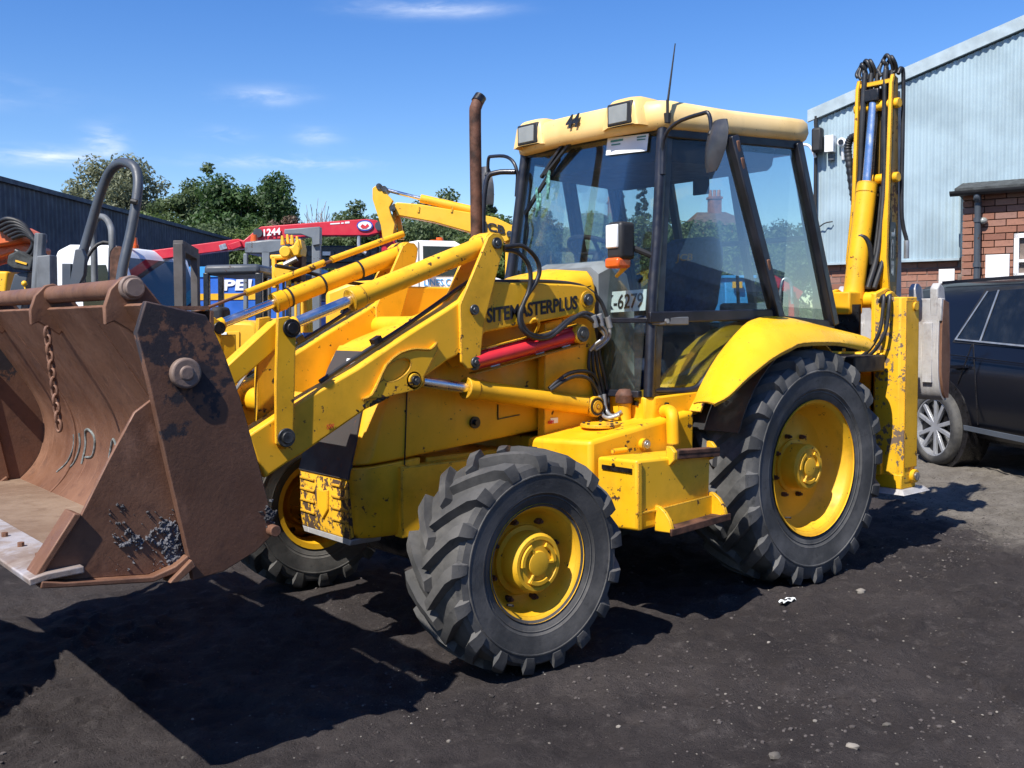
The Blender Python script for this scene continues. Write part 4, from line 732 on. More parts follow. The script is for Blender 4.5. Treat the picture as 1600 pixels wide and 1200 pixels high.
# --- hydraulic tank beside the chassis
b = MB(); o_ = [V(1.60, .36, .50), V(1.52, .755, .50), V(.76, .755, .50), V(.76, .36, .50)]; u_ = [V(1.60, .36, .91), V(1.52, .755, .92), V(.75, .755, 1.02), V(.75, .36, 1.02)]
b.hull2(o_, u_); tk = L(b, 'hydraulic_tank', 'yellow', bevel=.022, seg=3)
def onf(px, py): return at(px, py, Z=.965)
c_ = onf(938, 664); b = MB(); b.cyl(c_-V(0, 0, .01), c_+V(0, 0, .008), .105, n=28); pl_ = b.build('inspection_plate', 'yellow', tk, bevel=.003)
for k in range(8): b = MB(); q_ = c_+V(.085*math.cos(k*.785), .085*math.sin(k*.785), .006); b.cyl(q_, q_+V(0, 0, .010), .008, n=6); b.build('plate_bolt', 'pin_steel', pl_)
c_ = at(976, 655, Z=.98); b = MB(); b.cyl(c_-V(0, 0, .02), c_+V(.0, 0, .10), .034, n=18); fn = b.build('filler_neck', 'yellow', tk, smooth=50); b = MB(); b.lathe([(0, .034), (.004, .048), (.045, .05), (.06, .042), (.075, .03), (.078, .001)], c_+V(0, 0, .085), (0, 0, 1), 14); b.build('filler_cap', 'exhaust_rust', fn, smooth=30)
c_ = at(1052, 650, Y=.80); b = MB(); b.tube([at(1052, 693, Y=.80), at(1051, 665, Y=.80), at(1050, 648, Y=.79), at(1044, 642, Y=.74), at(1038, 643, Y=.70)], .034, 12, 4); L(b, 'filler_hook', 'yellow', smooth=60)
c_ = at(1006, 694, Y=.765); b = MB(); b.cyl(c_-V(0, .02, 0), c_+V(0, .018, 0), .03, n=16); b.build('sight_glass_boss', 'yellow', tk); b = MB(); b.cyl(c_, c_+V(0, .028, 0), .022, n=14); b.cyl(c_, c_+V(0, .034, 0), .012, n=6); b.build('sight_glass', 'bright_steel', tk, bevel=.002)
c_ = at(968, 704, Y=.78); b = MB(); b.cyl(c_+V(.05, 0, 0), c_-V(.05, 0, 0), .013, n=12); b.build('pipe_stub', 'yellow', tk)
# tool box and steps
b = MB(); b.hull2([V(1.505, .78, .50), V(1.50, 1.05, .515), V(.985, 1.05, .535), V(.985, .78, .53)], [V(1.505, .78, .845), V(1.505, 1.05, .855), V(.972, 1.05, .84), V(.972, .78, .83)]); tb = L(b, 'tool_box', 'yellow_worn', bevel=.016, seg=3)
b = MB(); b.bar((1.515, 1.052, .60), (.985, 1.054, .60), .010, .012); b.box((1.49, 1.054, .68), (.025, .008, .32)); b.build('box_edge', 'yellow', tb, bevel=.003)
b = MB(); b.box((1.509, .92, .80), (.006, .20, .022)); b.build('box_lip', 'grease', tb)
p = at(959, 726, X=1.51); b = MB(); b.cyl(p, p+V(.008, 0, 0), .008, n=8); b.build('box_rivet', 'grease', tb)
ub = [(1.03, .90), (1.06, .898), (1.085, .875), (1.085, .835), (1.06, .81), (1.03, .80)]; b = MB(); b.prism(ub, 'X', .965, .985); L(b, 'upper_step_bracket', 'yellow_worn', bevel=.004); b = MB(); b.prism(ub, 'X', 1.26, 1.285); us = L(b, 'upper_step_bracket', 'yellow_worn', bevel=.004)
b = MB(); b.bar((1.26, 1.065, .872), (.95, 1.065, .858), .05, .022); b.bar((1.262, 1.082, .855), (.948, 1.082, .840), .012, .034); b.build('step_tread', 'exhaust_rust', us, bevel=.004)
lb = [(1.045, .625), (1.075, .622), (1.11, .60), (1.14, .565), (1.155, .525), (1.15, .505), (1.045, .50)]
for x_ in (1.36, .965): b = MB(); b.prism([(y_, z_+(1.36-x_)*.05) for y_, z_ in lb], 'X', x_, x_+.022); L(b, 'lower_step_bracket', 'yellow_worn', bevel=.004)
b = MB(); b.bar((1.38, 1.062, .555), (.97, 1.062, .575), .012, .11, up=(0, 0, 1)); ls = L(b, 'lower_step', 'yellow_worn', bevel=.004); b = MB(); b.bar((1.37, 1.11, .512), (.965, 1.11, .533), .08, .012); b.bar((1.385, 1.152, .508), (.95, 1.152, .530), .014, .034); b.build('step_tread', 'exhaust_rust', ls, bevel=.003)
b = MB(); b.box((1.1, -.75, .7), (.9, .45, .36)); L(b, 'battery_box', 'yellow_worn', bevel=.02)
# --- rear frame, stabilisers, king post
b = MB(); b.box((-1.0, 0, .56), (.14, 1.7, .12)); b.box((-1.0, 0, 1.22), (.14, 1.7, .12)); b.box((-1.0, -.4, .9), (.10, .12, .6)); b.box((-.8, 0, .8), (.35, .7, .25)); L(b, 'rear_frame', 'yellow_worn', bevel=.01)
for s_ in (1, -1):
    b = MB(); b.prism([(-.955, s_*.78), (-.95, s_*.955), (-.975, s_*.985), (-1.10, s_*.985), (-1.12, s_*.96), (-1.12, s_*.78)], 'Z', .46, 1.63); sb = L(b, 'stabiliser_leg', 'yellow_scraped', bevel=.008)
    b = MB(); b.box((-1.04, s_*.988, 1.08), (.15, .004, 1.05)); b.build('leg_side_plate', 'yellow', sb, bevel=.002)
    b = MB(); b.box((-1.03, s_*.875, .47), (.17, .215, .09)); b.build('leg_foot', 'yellow_worn', sb, bevel=.006)
    b = MB(); b.cyl((-1.075, s_*.95, .50), (-1.075, s_*1.01, .50), .042, n=18); b.build('foot_boss', 'yellow', sb, bevel=.004); b = MB(); b.cyl((-1.075, s_*.95, .50), (-1.075, s_*1.02, .50), .026, n=14); b.box((-1.075, s_*1.021, .50), (.008, .004, .022)); b.build('foot_pin', 'bright_steel', sb)
    b = MB(); b.hull2([V(-.90, s_*.72, .395), V(-.90, s_*1.03, .395), V(-1.22, s_*1.03, .395), V(-1.22, s_*.72, .395)], [V(-.93, s_*.75, .425), V(-.93, s_*1.0, .425), V(-1.19, s_*1.0, .425), V(-1.19, s_*.75, .425)]); b.build('ground_pad', 'old_steel', sb, bevel=.004)
    b = MB(); b.cyl((-1.07, s_*.975, 1.57), (-1.07, s_*1.0, 1.57), .03, n=14); b.build('top_pin', 'yellow', sb, bevel=.004)
    for k, o_ in enumerate((0, .04)):
        b = MB(); b.tube([(-.94, s_*(.82+o_), 1.60), (-.92, s_*(.86+o_), 1.64), (-.90, s_*(.87+o_), 1.58), (-.88, s_*(.86+o_), 1.42), (-.86, s_*(.80+o_), 1.30), (-.85, s_*(.72+o_), 1.24)], .012, 8, 4); b.build('leg_hose', 'hose', sb, smooth=60)
for y_ in (.62, -.62): b = MB(); b.box((-.72, y_, 1.22), (.34, .55, .10)); L(b, 'rear_tray', 'rubber_trim', bevel=.01)
YB = .485                                                   # the sideways-shifted boom stands left of centre
b = MB(); b.box((-1.18, YB, .90), (.12, .46, .78)); b.prism([(-1.12, .50), (-1.12, 1.66), (-1.26, 1.70), (-1.45, 1.62), (-1.45, .60)], 'Y', YB-.20, YB-.165); b.prism([(-1.12, .50), (-1.12, 1.66), (-1.26, 1.70), (-1.45, 1.62), (-1.45, .60)], 'Y', YB+.165, YB+.20); b.cyl((-1.27, YB-.23, 1.62), (-1.27, YB+.23, 1.62), .055, n=18); kp = L(b, 'king_post', 'yellow', bevel=.008)
b = MB(); b.box((-1.14, YB-.02, 1.60), (.16, .13, .15)); b.build('ram_trunnion', 'yellow', kp, bevel=.012)
b = MB(); b.box((-1.06, YB-.03, 1.16), (.10, .26, .06)); b.cyl((-1.04, YB+.02, 1.18), (-1.04, YB+.02, 1.30), .012, n=8); b.build('lock_bracket', 'yellow', kp, bevel=.006)
b = MB(); b.box((-1.10, YB-.03, 1.42), (.02, .26, .34)); b.build('post_recess', 'grease', kp)
# boom: two plates with the ram between them
def bplate(y0, y1): return [(-1.36, 1.66), (-1.33, 1.90), (-1.37, 2.3), (-1.40, 3.06), (-1.42, 3.12), (-1.47, 3.10), (-1.49, 2.3), (-1.50, 1.9), (-1.48, 1.62)]
for y_, w_ in ((YB-.125, .018), (YB+.125, .018)):
    b = MB(); b.prism(bplate(0, 0), 'Y', y_-w_/2, y_+w_/2); bp_ = L(b, 'boom_plate', 'boom_oily', bevel=.004); b = MB(); ed_ = [V(x_+.002, y_, z_) for x_, z_ in bplate(0, 0)[:5]]; b.loft([[p+V(.006, -f_, 0), p+V(.006, f_, 0), p+V(-.010, f_, 0), p+V(-.010, -f_, 0)] for p, f_ in zip(ed_, (.035, .030, .015, .013, .013))], closed=True, caps=True); b.build('boom_edge_flange', 'yellow', bp_)
b = MB(); b.box((-1.48, YB, 2.35), (.02, .23, 1.4)); L(b, 'boom_back_plate', 'boom_oily')
b = MB(); b.cyl((-1.20, YB-.02, 1.62), (-1.36, YB-.02, 2.40), .068, n=24); b.cyl((-1.345, YB-.02, 2.34), (-1.362, YB-.02, 2.41), .068, n=24); br = L(b, 'boom_ram', 'yellow', bevel=.004); b = MB(); b.cyl((-1.36, YB-.02, 2.40), (-1.43, YB-.02, 2.98), .035, n=20); b.build('boom_ram_rod', 'chrome', br, smooth=50); b = MB(); b.box((-1.42, YB-.02, 3.0), (.07, .12, .09)); b.build('rod_clevis', 'grease', br, bevel=.012)
for z_ in (2.93, 2.44):
    b = MB(); b.cyl((-1.44, YB-.165, z_), (-1.44, YB+.165, z_), .034, n=16); L(b, 'boom_pin', 'yellow', bevel=.006)
b = MB(); b.box((-1.43, YB, 3.08), (.05, .25, .03)); L(b, 'boom_cross_plate', 'yellow')
# dipper folded behind the boom, with lettered plate
b = MB(); b.prism([(-1.505, 1.62), (-1.51, 2.7), (-1.50, 3.02), (-1.54, 3.03), (-1.57, 2.7), (-1.59, 1.5)], 'Y', YB-.10, YB+.112); dp = L(b, 'dipper', 'old_steel', bevel=.006)
b = MB(); b.prism([(-1.385, 1.74), (-1.385, 2.14), (-1.455, 2.14), (-1.46, 1.74)], 'Y', YB+.1345, YB+.139); bl_ = L(b, 'boom_badge', 'cab_black')
text('badge_lettering', 'JCB', 'bright_steel', bl_, V(-1.445, YB+.1395, 2.10), (0, 0, -1), (1, 0, 0), .045, .32, .0015, bold=.02)
b = MB(); b.tube([(-1.44, YB+.15, 3.12), (-1.47, YB+.155, 3.16), (-1.50, YB+.155, 3.05), (-1.505, YB+.15, 2.3), (-1.52, YB+.155, 2.12), (-1.55, YB+.165, 2.02), (-1.55, YB+.165, 1.92)], .014, 8, 4); L(b, 'dipper_hose', 'hose', smooth=60)
b = MB(); b.cyl((-1.55, YB+.165, 2.02), (-1.55, YB+.165, 1.90), .018, n=10); L(b, 'hose_end', 'zinc')
for y_, x_ in ((-.085, -1.36), (-.06, -1.40), (.075, -1.38), (.055, -1.42), (-.10, -1.42), (.10, -1.42), (.085, -1.43), (.03, -1.435), (-.03, -1.435)):
    b = MB(); b.tube([(x_+.14, YB+y_*.9, 1.70), (x_+.06, YB+y_*1.2, 1.95), (x_-.02, YB+y_*1.1, 2.4), (x_-.03, YB+y_, 2.75), (x_-.04, YB+y_*.9, 3.06), (x_-.05, YB+y_*.9, 3.16)], .019, 8, 4); L(b, 'boom_hose', 'hose', smooth=60)
for y_, r_ in ((-.10, .055), (-.07, .05), (.055, .06), (.09, .045), (.03, .035), (-.13, .04)):
    b = MB(); c_ = V(-1.45, YB+y_, 3.16); b.tube([c_+V(.02*math.sin(t_*2), r_*.75*math.cos(t_), r_*1.2*math.sin(t_)+.03) for t_ in np.linspace(-1.2, 4.2, 14)], .013, 8, 2); L(b, 'boom_head_hose', 'hose', smooth=60)
b = MB(); b.tube([(-1.30, YB-.07, 1.86), (-1.24, YB-.055, 1.98), (-1.24, YB+.0, 2.05), (-1.27, YB+.05, 2.0), (-1.30, YB+.06, 1.86)], .018, 8, 5); L(b, 'ram_hose', 'hose', smooth=60)
rs = [at(x_, y_, X=-1.42) for x_, y_ in ((1338, 330), (1333, 300), (1327, 255), (1325, 230), (1330, 216), (1338, 216), (1342, 232))]; b = MB(); b.tube(rs, lambda t_: .026+.003*math.sin(t_*300), 10, 12); L(b, 'hose_sleeve', 'hose', smooth=60)
# digging bucket hanging behind
b = MB(); pf = [(-1.90, 1.62), (-1.88, 1.40), (-1.88, 1.12), (-1.91, .98), (-1.95, .93), (-1.985, .93)]; b.slab([[(p[0], y_, p[2]) for y_ in np.linspace(-.12, .72, 7)] for p in catmull([V(x_, 0, z_) for x_, z_ in pf], 3)], -.015); db = L(b, 'digging_bucket', 'old_steel', smooth=50)
for y_ in (-.125, .725): b = MB(); b.prism(pf+[(-2.0, 1.2), (-1.97, 1.60)], 'Y', y_-.012, y_+.012); b.build('bucket_side', 'rust', db)
b = MB(); b.box((-1.895, .30, 1.55), (.05, .87, .16)); b.build('bucket_top_plate', 'old_steel', db, bevel=.006)
for y_ in (-.06, .52, .68): b = MB(); b.prism([(-1.87, 1.50), (-1.86, 1.70), (-1.90, 1.74), (-1.96, 1.70), (-2.0, 1.50)], 'Y', y_-.03, y_+.03); b.build('bucket_ear', 'old_steel', db, bevel=.01)
for y_ in (.10, .52, .64): b = MB(); b.box((-1.868, y_, 1.25), (.02, .07, .42)); b.build('bucket_wear_strip', 'old_steel', db, bevel=.003)
b = MB(); b.box((-1.7, YB, 1.35), (.3, .14, .4)); L(b, 'bucket_tipping_link', 'yellow_worn', bevel=.01)
# ================================================================== surroundings
FH = V(math.cos(_y), math.sin(_y), 0); RH = V(FH[1], -FH[0], 0)
def LD(lat, dep, z): return V(CP[0], CP[1], 0)+RH*lat+FH*dep+V(0, 0, z)
def atp(px, py, p0, n):                                       # photograph ray on a vertical plane
    d = ray(px, py); t = np.dot(np.array(p0)-CP, n)/np.dot(d, n); return CP+t*d
# --- warehouse with gable, right
D1 = 12.0; P1 = at(1500, 405, D=D1); P0 = min((at(1275, 413.5, D=dd) for dd in np.arange(12, 15, .01)), key=lambda p: abs(p[2]-P1[2]))
wv = P1-P0; wv[2] = 0; wv /= np.linalg.norm(wv); wn_ = V(wv[1], -wv[0], 0); wn_ = wn_ if np.dot(wn_, CP-P0) > 0 else -wn_
zb = float(P1[2]); onw = lambda px, py, o=0: atp(px, py, P0+wn_*o, wn_)
sval = lambda p: float(np.dot(p-P0, wv))
plain('cladding_blue', (.33, .43, .48), .55, 0, .10, 2.0); plain('flashing', (.36, .44, .48), .5, 0, .10); plain('mortar', (.19, .15, .13), .95, 0, .25, 9); plain('felt', (.05, .055, .055), .9, 0, .3, 12, bump=.3)
q = NT('brickwork'); oi = q.n('ShaderNodeObjectInfo'); rp = q.n('ShaderNodeValToRGB'); q.l(oi.outputs['Random'], rp.inputs[0])
for i_, (p_, c_) in enumerate(((0, (.22, .095, .065)), (.35, (.28, .125, .08)), (.7, (.33, .16, .11)), (1, (.25, .14, .11)))):
    e_ = rp.color_ramp.elements[i_] if i_ < 2 else rp.color_ramp.elements.new(p_); e_.position = p_; e_.color = (*c_, 1)
q.col(q.mix(q.math('MULTIPLY', q.rng(q.noise(22, 6, .7), .45, .75), .6), rp.outputs[0], (.14, .07, .05))); q.setv('Roughness', .9); q.bump(q.noise(60, 6), .4, .004); MAT['brickwork'] = q.m
WH = thing('warehouse', 'pale blue corrugated warehouse with a brick base standing behind the rear boom', 'building', (P0[0], P0[1], 0))
s_top = lambda s: float(onw(1275, 190)[2]) + (s-sval(onw(1275, 190)))*(float(onw(1590, 54)[2])-float(onw(1275, 190)[2]))/(sval(onw(1590, 54))-sval(onw(1275, 190)))
def sheet(b, s0, s1, z0, pitch=.076, amp=.0085, base=0.0, topf=None):
    n = int((s1-s0)/pitch*8); rows = []
    for i in range(n+1):
        s = s0+(s1-s0)*i/n; o = base+amp*math.cos(2*math.pi*s/pitch); p = P0+wv*s+wn_*o
        rows.append([(p[0], p[1], z0), (p[0], p[1], (topf or s_top)(s))])
    b.loft(rows)
send = sval(onw(1502, 300)); k_ = 0.0
while k_ < 6.0:
    b = MB(); e_ = k_+1.0
    if k_ < send < e_: e_ = send
    z0_ = zb if k_ < send-.01 else float(onw(1530, 284, 0)[2])-.12
    sheet(b, k_+.001, e_, z0_, base=.02 if int(k_) % 2 else .016); b.build('cladding_sheet', 'cladding_blue', WH, recalc=False, smooth=60); k_ = e_
b = MB(); pts = []
for s in (-.10, 6.0):
    p = P0+wv*s; pts.append((p, s_top(s)))
for o, dz in ((.075, .02),): b.hull2([pts[0][0]+wn_*.03+V(0, 0, pts[0][1]+.02-pts[0][0][2]), pts[0][0]+wn_*.075+V(0, 0, pts[0][1]+.02-pts[0][0][2]), pts[0][0]+wn_*.075+V(0, 0, pts[0][1]+.165-pts[0][0][2]), pts[0][0]-wn_*.2+V(0, 0, pts[0][1]+.185-pts[0][0][2])], [pts[1][0]+wn_*.03+V(0, 0, pts[1][1]+.02-pts[1][0][2]), pts[1][0]+wn_*.075+V(0, 0, pts[1][1]+.02-pts[1][0][2]), pts[1][0]+wn_*.075+V(0, 0, pts[1][1]+.165-pts[1][0][2]), pts[1][0]-wn_*.2+V(0, 0, pts[1][1]+.185-pts[1][0][2])])
b.build('verge_flashing', 'flashing', WH)
b = MB(); bx = lambda b, s0, s1, o0, o1, z0, z1: b.hull2([P0*V(1, 1, 0)+wv*s+wn_*o+V(0, 0, z0) for s, o in ((s0, o0), (s1, o0), (s1, o1), (s0, o1))], [P0*V(1, 1, 0)+wv*s+wn_*o+V(0, 0, z1) for s, o in ((s0, o0), (s1, o0), (s1, o1), (s0, o1))])
bx(b, .0, 6, -.16, -.052, 0, zb+.02); b.build('base_wall', 'mortar', WH)
b = MB(); bx(b, .0, send, -.03, .05, zb-.012, zb+.012); b.build('drip_flashing', 'flashing', WH)
b = MB(); r0 = [P0*V(1, 1, 0)+wv*s-wn_*o+V(0, 0, s_top(s)) for s, o in ((-.1, .16), (6, .16), (6, 18), (-.1, 18))]; b.hull2(r0, [p+V(0, 0, .15) for p in r0]); b.build('roof', 'flashing', WH)
b = MB(); e0 = P0*V(1, 1, 0); b.hull2([e0+wv*.02-wn_*.2, e0+wv*.06-wn_*.2, e0+wv*.06-wn_*18, e0+wv*.02-wn_*18], [p+V(0, 0, s_top(0)) for p in (e0+wv*.02-wn_*.2, e0+wv*.06-wn_*.2, e0+wv*.06-wn_*18, e0+wv*.02-wn_*18)]); b.build('side_wall', 'cladding_blue', WH)
def brickmesh():
    b = MB(); b.box((0, 0, 0), (.219, .10, .065)); o = b.build('brick', 'brickwork', None, smooth=0); m_ = o.data
    bm = bmesh.new(); bm.from_mesh(m_); bmesh.ops.bevel(bm, geom=[e for e in bm.edges if all(v.co.y != 99 for v in e.verts)], offset=.003, segments=1, affect='EDGES'); bm.to_mesh(m_); bm.free()
    bpy.data.objects.remove(o); return m_
BM_ = brickmesh(); wang = math.atan2(wv[1], wv[0])
def bricks(par, s0, s1, o, z0, z1, skip=None):
    off = V(*WL[par.name]); z = z0; row = 0
    while z < z1-.03:
        s = s0-(.1165 if row % 2 else 0); lim = skip(z) if skip else s1
        while s < min(s1, lim)-.03:
            a, e = max(s, s0), min(s+.219, s1, lim)
            if e-a > .03:
                c = P0*V(1, 1, 0)+wv*(a+e)/2+wn_*(o-.05+rng.uniform(-.003, .003))+V(0, 0, z+.034)
                ob = bpy.data.objects.new('brick', BM_); COL.objects.link(ob); ob.parent = par; ob.location = (c-off).tolist(); ob.rotation_euler = (0, 0, wang); ob.scale = ((e-a)/.219, 1, 1.04)
            s += .2275
        z += .0765; row += 1
bricks(WH, sval(onw(1284, 430)), send, -.045, zb-.0775*7, zb-.02)
p = onw(1479, 431, .0); c0_, c1_ = onw(1467, 443, -.04), onw(1492, 420, -.04)
def board(par, name, m, a, c, o, th=.02):
    s0, s1, z0, z1 = sval(a), sval(c), a[2], c[2]; b = MB(); bx(b, s0, s1, o, o+th, min(z0, z1), max(z0, z1)); return b.build(name, m, par, bevel=.002)
SG = thing('wall_notice', 'small plain white notice board on the brick base left of the annex', 'sign', (c0_[0], c0_[1], c1_[2]))
board(SG, 'notice_face', 'plastic_white', c0_, c1_, -.044)
# --- brick annex
AO = .30; AX = thing('brick_annex', 'low red brick annex with black gutter built against the warehouse', 'building', (P1[0], P1[1], 0))
a0 = sval(onw(1504, 350, AO)); zg = float(onw(1540, 312, AO)[2]); ztop = float(onw(1530, 284, 0)[2])
b = MB(); bx(b, a0+.01, 6.0, .0, AO-.06, 0, zg+.12); b.build('wall_core', 'mortar', AX)
wx = onw(1583, 434, AO), onw(1640, 362, AO)
bricks(AX, a0, sval(onw(1640, 400, AO)), AO, zg+.10-.0775*17, zg+.10, skip=lambda z: sval(wx[0])-.005 if wx[0][2]-.06 < z+.03 < wx[1][2] else 99)
b = MB(); g0, g1 = P0*V(1, 1, 0)+wv*(a0-.06), P0*V(1, 1, 0)+wv*6.0; b.hull2([g0+wn_*.0+V(0, 0, ztop), g0+wn_*(AO+.16)+V(0, 0, zg+.13), g0+wn_*(AO+.16)+V(0, 0, zg+.10), g0+wn_*.0+V(0, 0, zg+.05)], [g1+wn_*.0+V(0, 0, ztop), g1+wn_*(AO+.16)+V(0, 0, zg+.13), g1+wn_*(AO+.16)+V(0, 0, zg+.10), g1+wn_*.0+V(0, 0, zg+.05)]); b.build('felt_roof', 'felt', AX)
b = MB(); gp = [(AO+.13+.055*math.cos(t_), zg+.10+.055*math.sin(t_)) for t_ in np.linspace(math.pi, 2*math.pi, 9)]; b.slab([[g+wn_*o_+V(0, 0, z_) for o_, z_ in gp] for g in (g0-wv*.05, g0*.5+g1*.5, g1)], .006); b.build('gutter', 'rubber_trim', AX, smooth=50)
b = MB(); dpp = P0*V(1, 1, 0)+wv*sval(onw(1527, 380, AO+.06)); b.tube([dpp+wn_*(AO+.12)+V(0, 0, zg+.06), dpp+wn_*(AO+.12)+V(0, 0, zg-.02), dpp+wn_*(AO+.06)+V(0, 0, zg-.12), dpp+wn_*(AO+.06)+V(0, 0, .1)], .036, 12, 3); dpo = b.build('downpipe', 'dark_grey', AX, smooth=60)
for z_ in (zg-.25, zg-.75): b = MB(); b.cyl(dpp+wn_*(AO+.06)+V(0, 0, z_), dpp+wn_*(AO+.06)+V(0, 0, z_+.05), .044, n=14); b.build('pipe_collar', 'dark_grey', dpo)
def bulk(px, py): c = onw(px, py, AO+.04); b = MB(); b.ball(c, .05, 10, (1, 1, .8)); b.cyl(c, c-wn_*.06, .035, n=10); return b.build('bulkhead_lamp', 'lamp_glass', AX, smooth=60)
bulk(1536, 345)
SG2 = thing('white_signboard', 'large plain white signboard on the brick annex between downpipe and window', 'sign', onw(1559, 434, AO)*V(1, 1, 0)+V(0, 0, onw(1559, 434, AO)[2])); board(SG2, 'sign_face', 'plastic_white', onw(1540, 434, AO), onw(1578, 397, AO), AO+.004)
wi = MB(); bx(wi, sval(wx[0]), sval(wx[1]), AO-.14, AO-.10, wx[0][2], wx[1][2]); wo_ = wi.build('window', 'glass_dark', AX, smooth=0)
s0, s1, z0, z1 = sval(wx[0]), sval(wx[1]), wx[0][2], wx[1][2]
for nm, r in (('window_frame', (s0, s0+.05, z0, z1)), ('window_frame', (s0, s1, z1-.05, z1)), ('window_frame', (s0, s1, z0, z0+.05)), ('window_bar', (s0+.13, s0+.155, z0+.05, z1-.05)), ('window_bar', (s0+.24, s0+.265, z0+.05, z1-.05)), ('window_bar', (s0+.05, s1, z0+.17, z0+.20))): b = MB(); bx(b, r[0], r[1], AO-.08, AO-.01, r[2], r[3]); b.build(nm, 'plastic_white', wo_)
# alarm box, camera, flood lamp on the warehouse corner
AB_ = thing('alarm_box', 'white alarm box on the warehouse corner beside the rear boom', 'alarm box', onw(1300, 240, .02)); board(AB_, 'box_body', 'plastic_white', onw(1294, 240), onw(1308, 213), .03, .12); board(AB_, 'box_bracket', 'dark_grey', onw(1297, 252), onw(1306, 241), .03, .06)
CC = thing('security_camera', 'white round security camera right of the alarm box on the warehouse', 'camera', onw(1314, 228, .02)); c = onw(1314, 222, .12); b = MB(); b.cyl(c, c-wn_*.11, .055, n=16); b.build('camera_housing', 'plastic_white', CC, bevel=.01); b = MB(); b.cyl(c+wn_*.002, c+wn_*.012, .032, n=14); b.build('camera_lens', 'cab_black', CC); b = MB(); b.cyl(c-wn_*.05-V(0, 0, .05), c-wn_*.09-V(0, 0, .2), .018, n=8); b.build('camera_bracket', 'plastic_white', CC)
PO = thing('corner_pole', 'thin black pole with a dark flood lamp at the warehouse corner', 'pole', onw(1274, 400, .06)*V(1, 1, 0)); pp = onw(1274, 300, .06)*V(1, 1, 0); b = MB(); b.cyl(pp, pp+V(0, 0, s_top(0)+.05), .022, n=10); b.build('pole_tube', 'rubber_trim', PO); z_ = onw(1279, 222)[2]; b = MB(); b.box(pp+wv*.05+wn_*.08+V(0, 0, z_), (.13, .13, .30), (wv, wn_, V(0, 0, 1))); b.build('flood_lamp', 'rubber_trim', PO, bevel=.03); b = MB(); b.tube([pp+V(0, 0, zb+.42), pp+wv*.12+wn_*.02+V(0, 0, zb+.50), pp+wv*.22+V(0, 0, zb+.52)], .008, 6, 3); b.build('cable', 'rubber_trim', PO)
SL = thing('dome_camera', 'white dome lamp on a curved arm left of the warehouse corner pole', 'lamp', onw(1270, 245, .06)); pa = [onw(x_, y_, .10) for x_, y_ in ((1274, 246), (1270, 236), (1264, 228), (1256, 226), (1249, 228))]; b = MB(); b.tube(pa, .018, 8, 4); b.build('lamp_arm', 'plastic_white', SL, smooth=60); c = onw(1247, 234, .10); b = MB(); b.ball(c, .065, 12, (1, 1, .9)); b.build('lamp_dome', 'plastic_white', SL, smooth=60); b = MB(); b.cyl(c-V(0, 0, .03), c-V(0, 0, .07), .055, .04, n=12); b.build('lamp_glass', 'cab_black', SL)
# --- black car at the right edge
WC = at(1466, 726, Z=0); cth = rad(78); cd = RH*math.cos(cth)-FH*math.sin(cth); cn = -RH*math.sin(cth)-FH*math.cos(cth)
CAR = thing('black_car', 'black four wheel drive car with alloy wheels parked behind the stabiliser leg', 'car', WC)
def cp(s, d, z): return WC*V(1, 1, 0)+cd*s-cn*d+V(0, 0, z)
onc = lambda px, py: (lambda p: (float(np.dot(p-WC, cd)), float(p[2])))(atp(px, py, WC, cn))
secs = [(-1.0, .42, 1.05, 1.30, .30), (-.95, .36, 1.10, 1.74, .26), (-.80, .34, 1.13, 1.82, .24), (-.3, .32, 1.14, 1.84, .24), (.8, .32, 1.13, 1.84, .24), (1.6, .32, 1.11, 1.83, .24), (2.3, .32, 1.08, 1.70, .28), (2.75, .32, 1.06, 1.30, .34), (3.0, .32, 1.05, 1.13, .30), (3.7, .36, 1.00, 1.05, .25), (3.86, .42, .85, .90, .25)]
rows = []
for s, zl, zw, zr, ti in secs:
    pr_ = [(.12, zl), (.03, zl+.12), (0, zl+.35), (.0, zw-.22), (.035, zw-.03), (.06, zw), (.06+(ti-.06)*.55, zw+(zr-zw)*.6), (ti+.02, zr-.06), (ti+.16, zr-.005), (.95, zr+.025)]
    rows.append([cp(s, d_, z_) for d_, z_ in pr_]+[cp(s, 1.9-d_, z_) for d_, z_ in pr_[-2::-1]])
b = MB(); b.loft(rows, closed=True, caps=True); b.build('car_body', 'car_black', CAR, smooth=50)
def cwin(name, pxs, m, o=.012):
    b = MB(); pts = []
    for px, py in pxs:
        s, z = onc(px, py); f_ = max(0, min(1, (z-1.14)/.63)); pts.append(cp(s, .06+.15*f_-o, z))
    b.hull2(pts, [p-cn*.006 for p in pts]); return b.build(name, m, CAR, smooth=0)
cwin('window_surround', [(1477, 535), (1512, 450), (1640, 441), (1640, 549)], 'rubber_trim', .006); cwin('quarter_window', [(1483, 529), (1517, 456), (1531, 454), (1519, 533)], 'glass_dark', .016); cwin('door_window', [(1524, 533), (1536, 454), (1640, 446), (1640, 545)], 'glass_dark', .016)
for pxs in ([(1482, 530), (1516, 455), (1518.2, 455), (1484.5, 530)], [(1520, 534), (1532.5, 453), (1535, 453), (1522.5, 534)], [(1482, 529), (1482, 531), (1640, 547), (1640, 544)]): cwin('window_trim', pxs, 'zinc', .021)
def cb_(name, pxs, m, th=.01, d=-.004):
    b = MB(); pts = [cp(onc(px, py)[0], d, onc(px, py)[1]) for px, py in pxs]; b.hull2(pts, [p+cn*th for p in pts]); return b.build(name, m, CAR, bevel=.003)
cb_('door_handle', [(1489, 570), (1513, 570), (1514, 575), (1489, 576)], 'car_black', .03); cb_('body_crease', [(1478, 552), (1640, 572), (1640, 574), (1478, 554)], 'car_black', .012); cb_('sill_strip', [(1508, 664), (1640, 690), (1640, 700), (1509, 672)], 'dark_grey', .02)
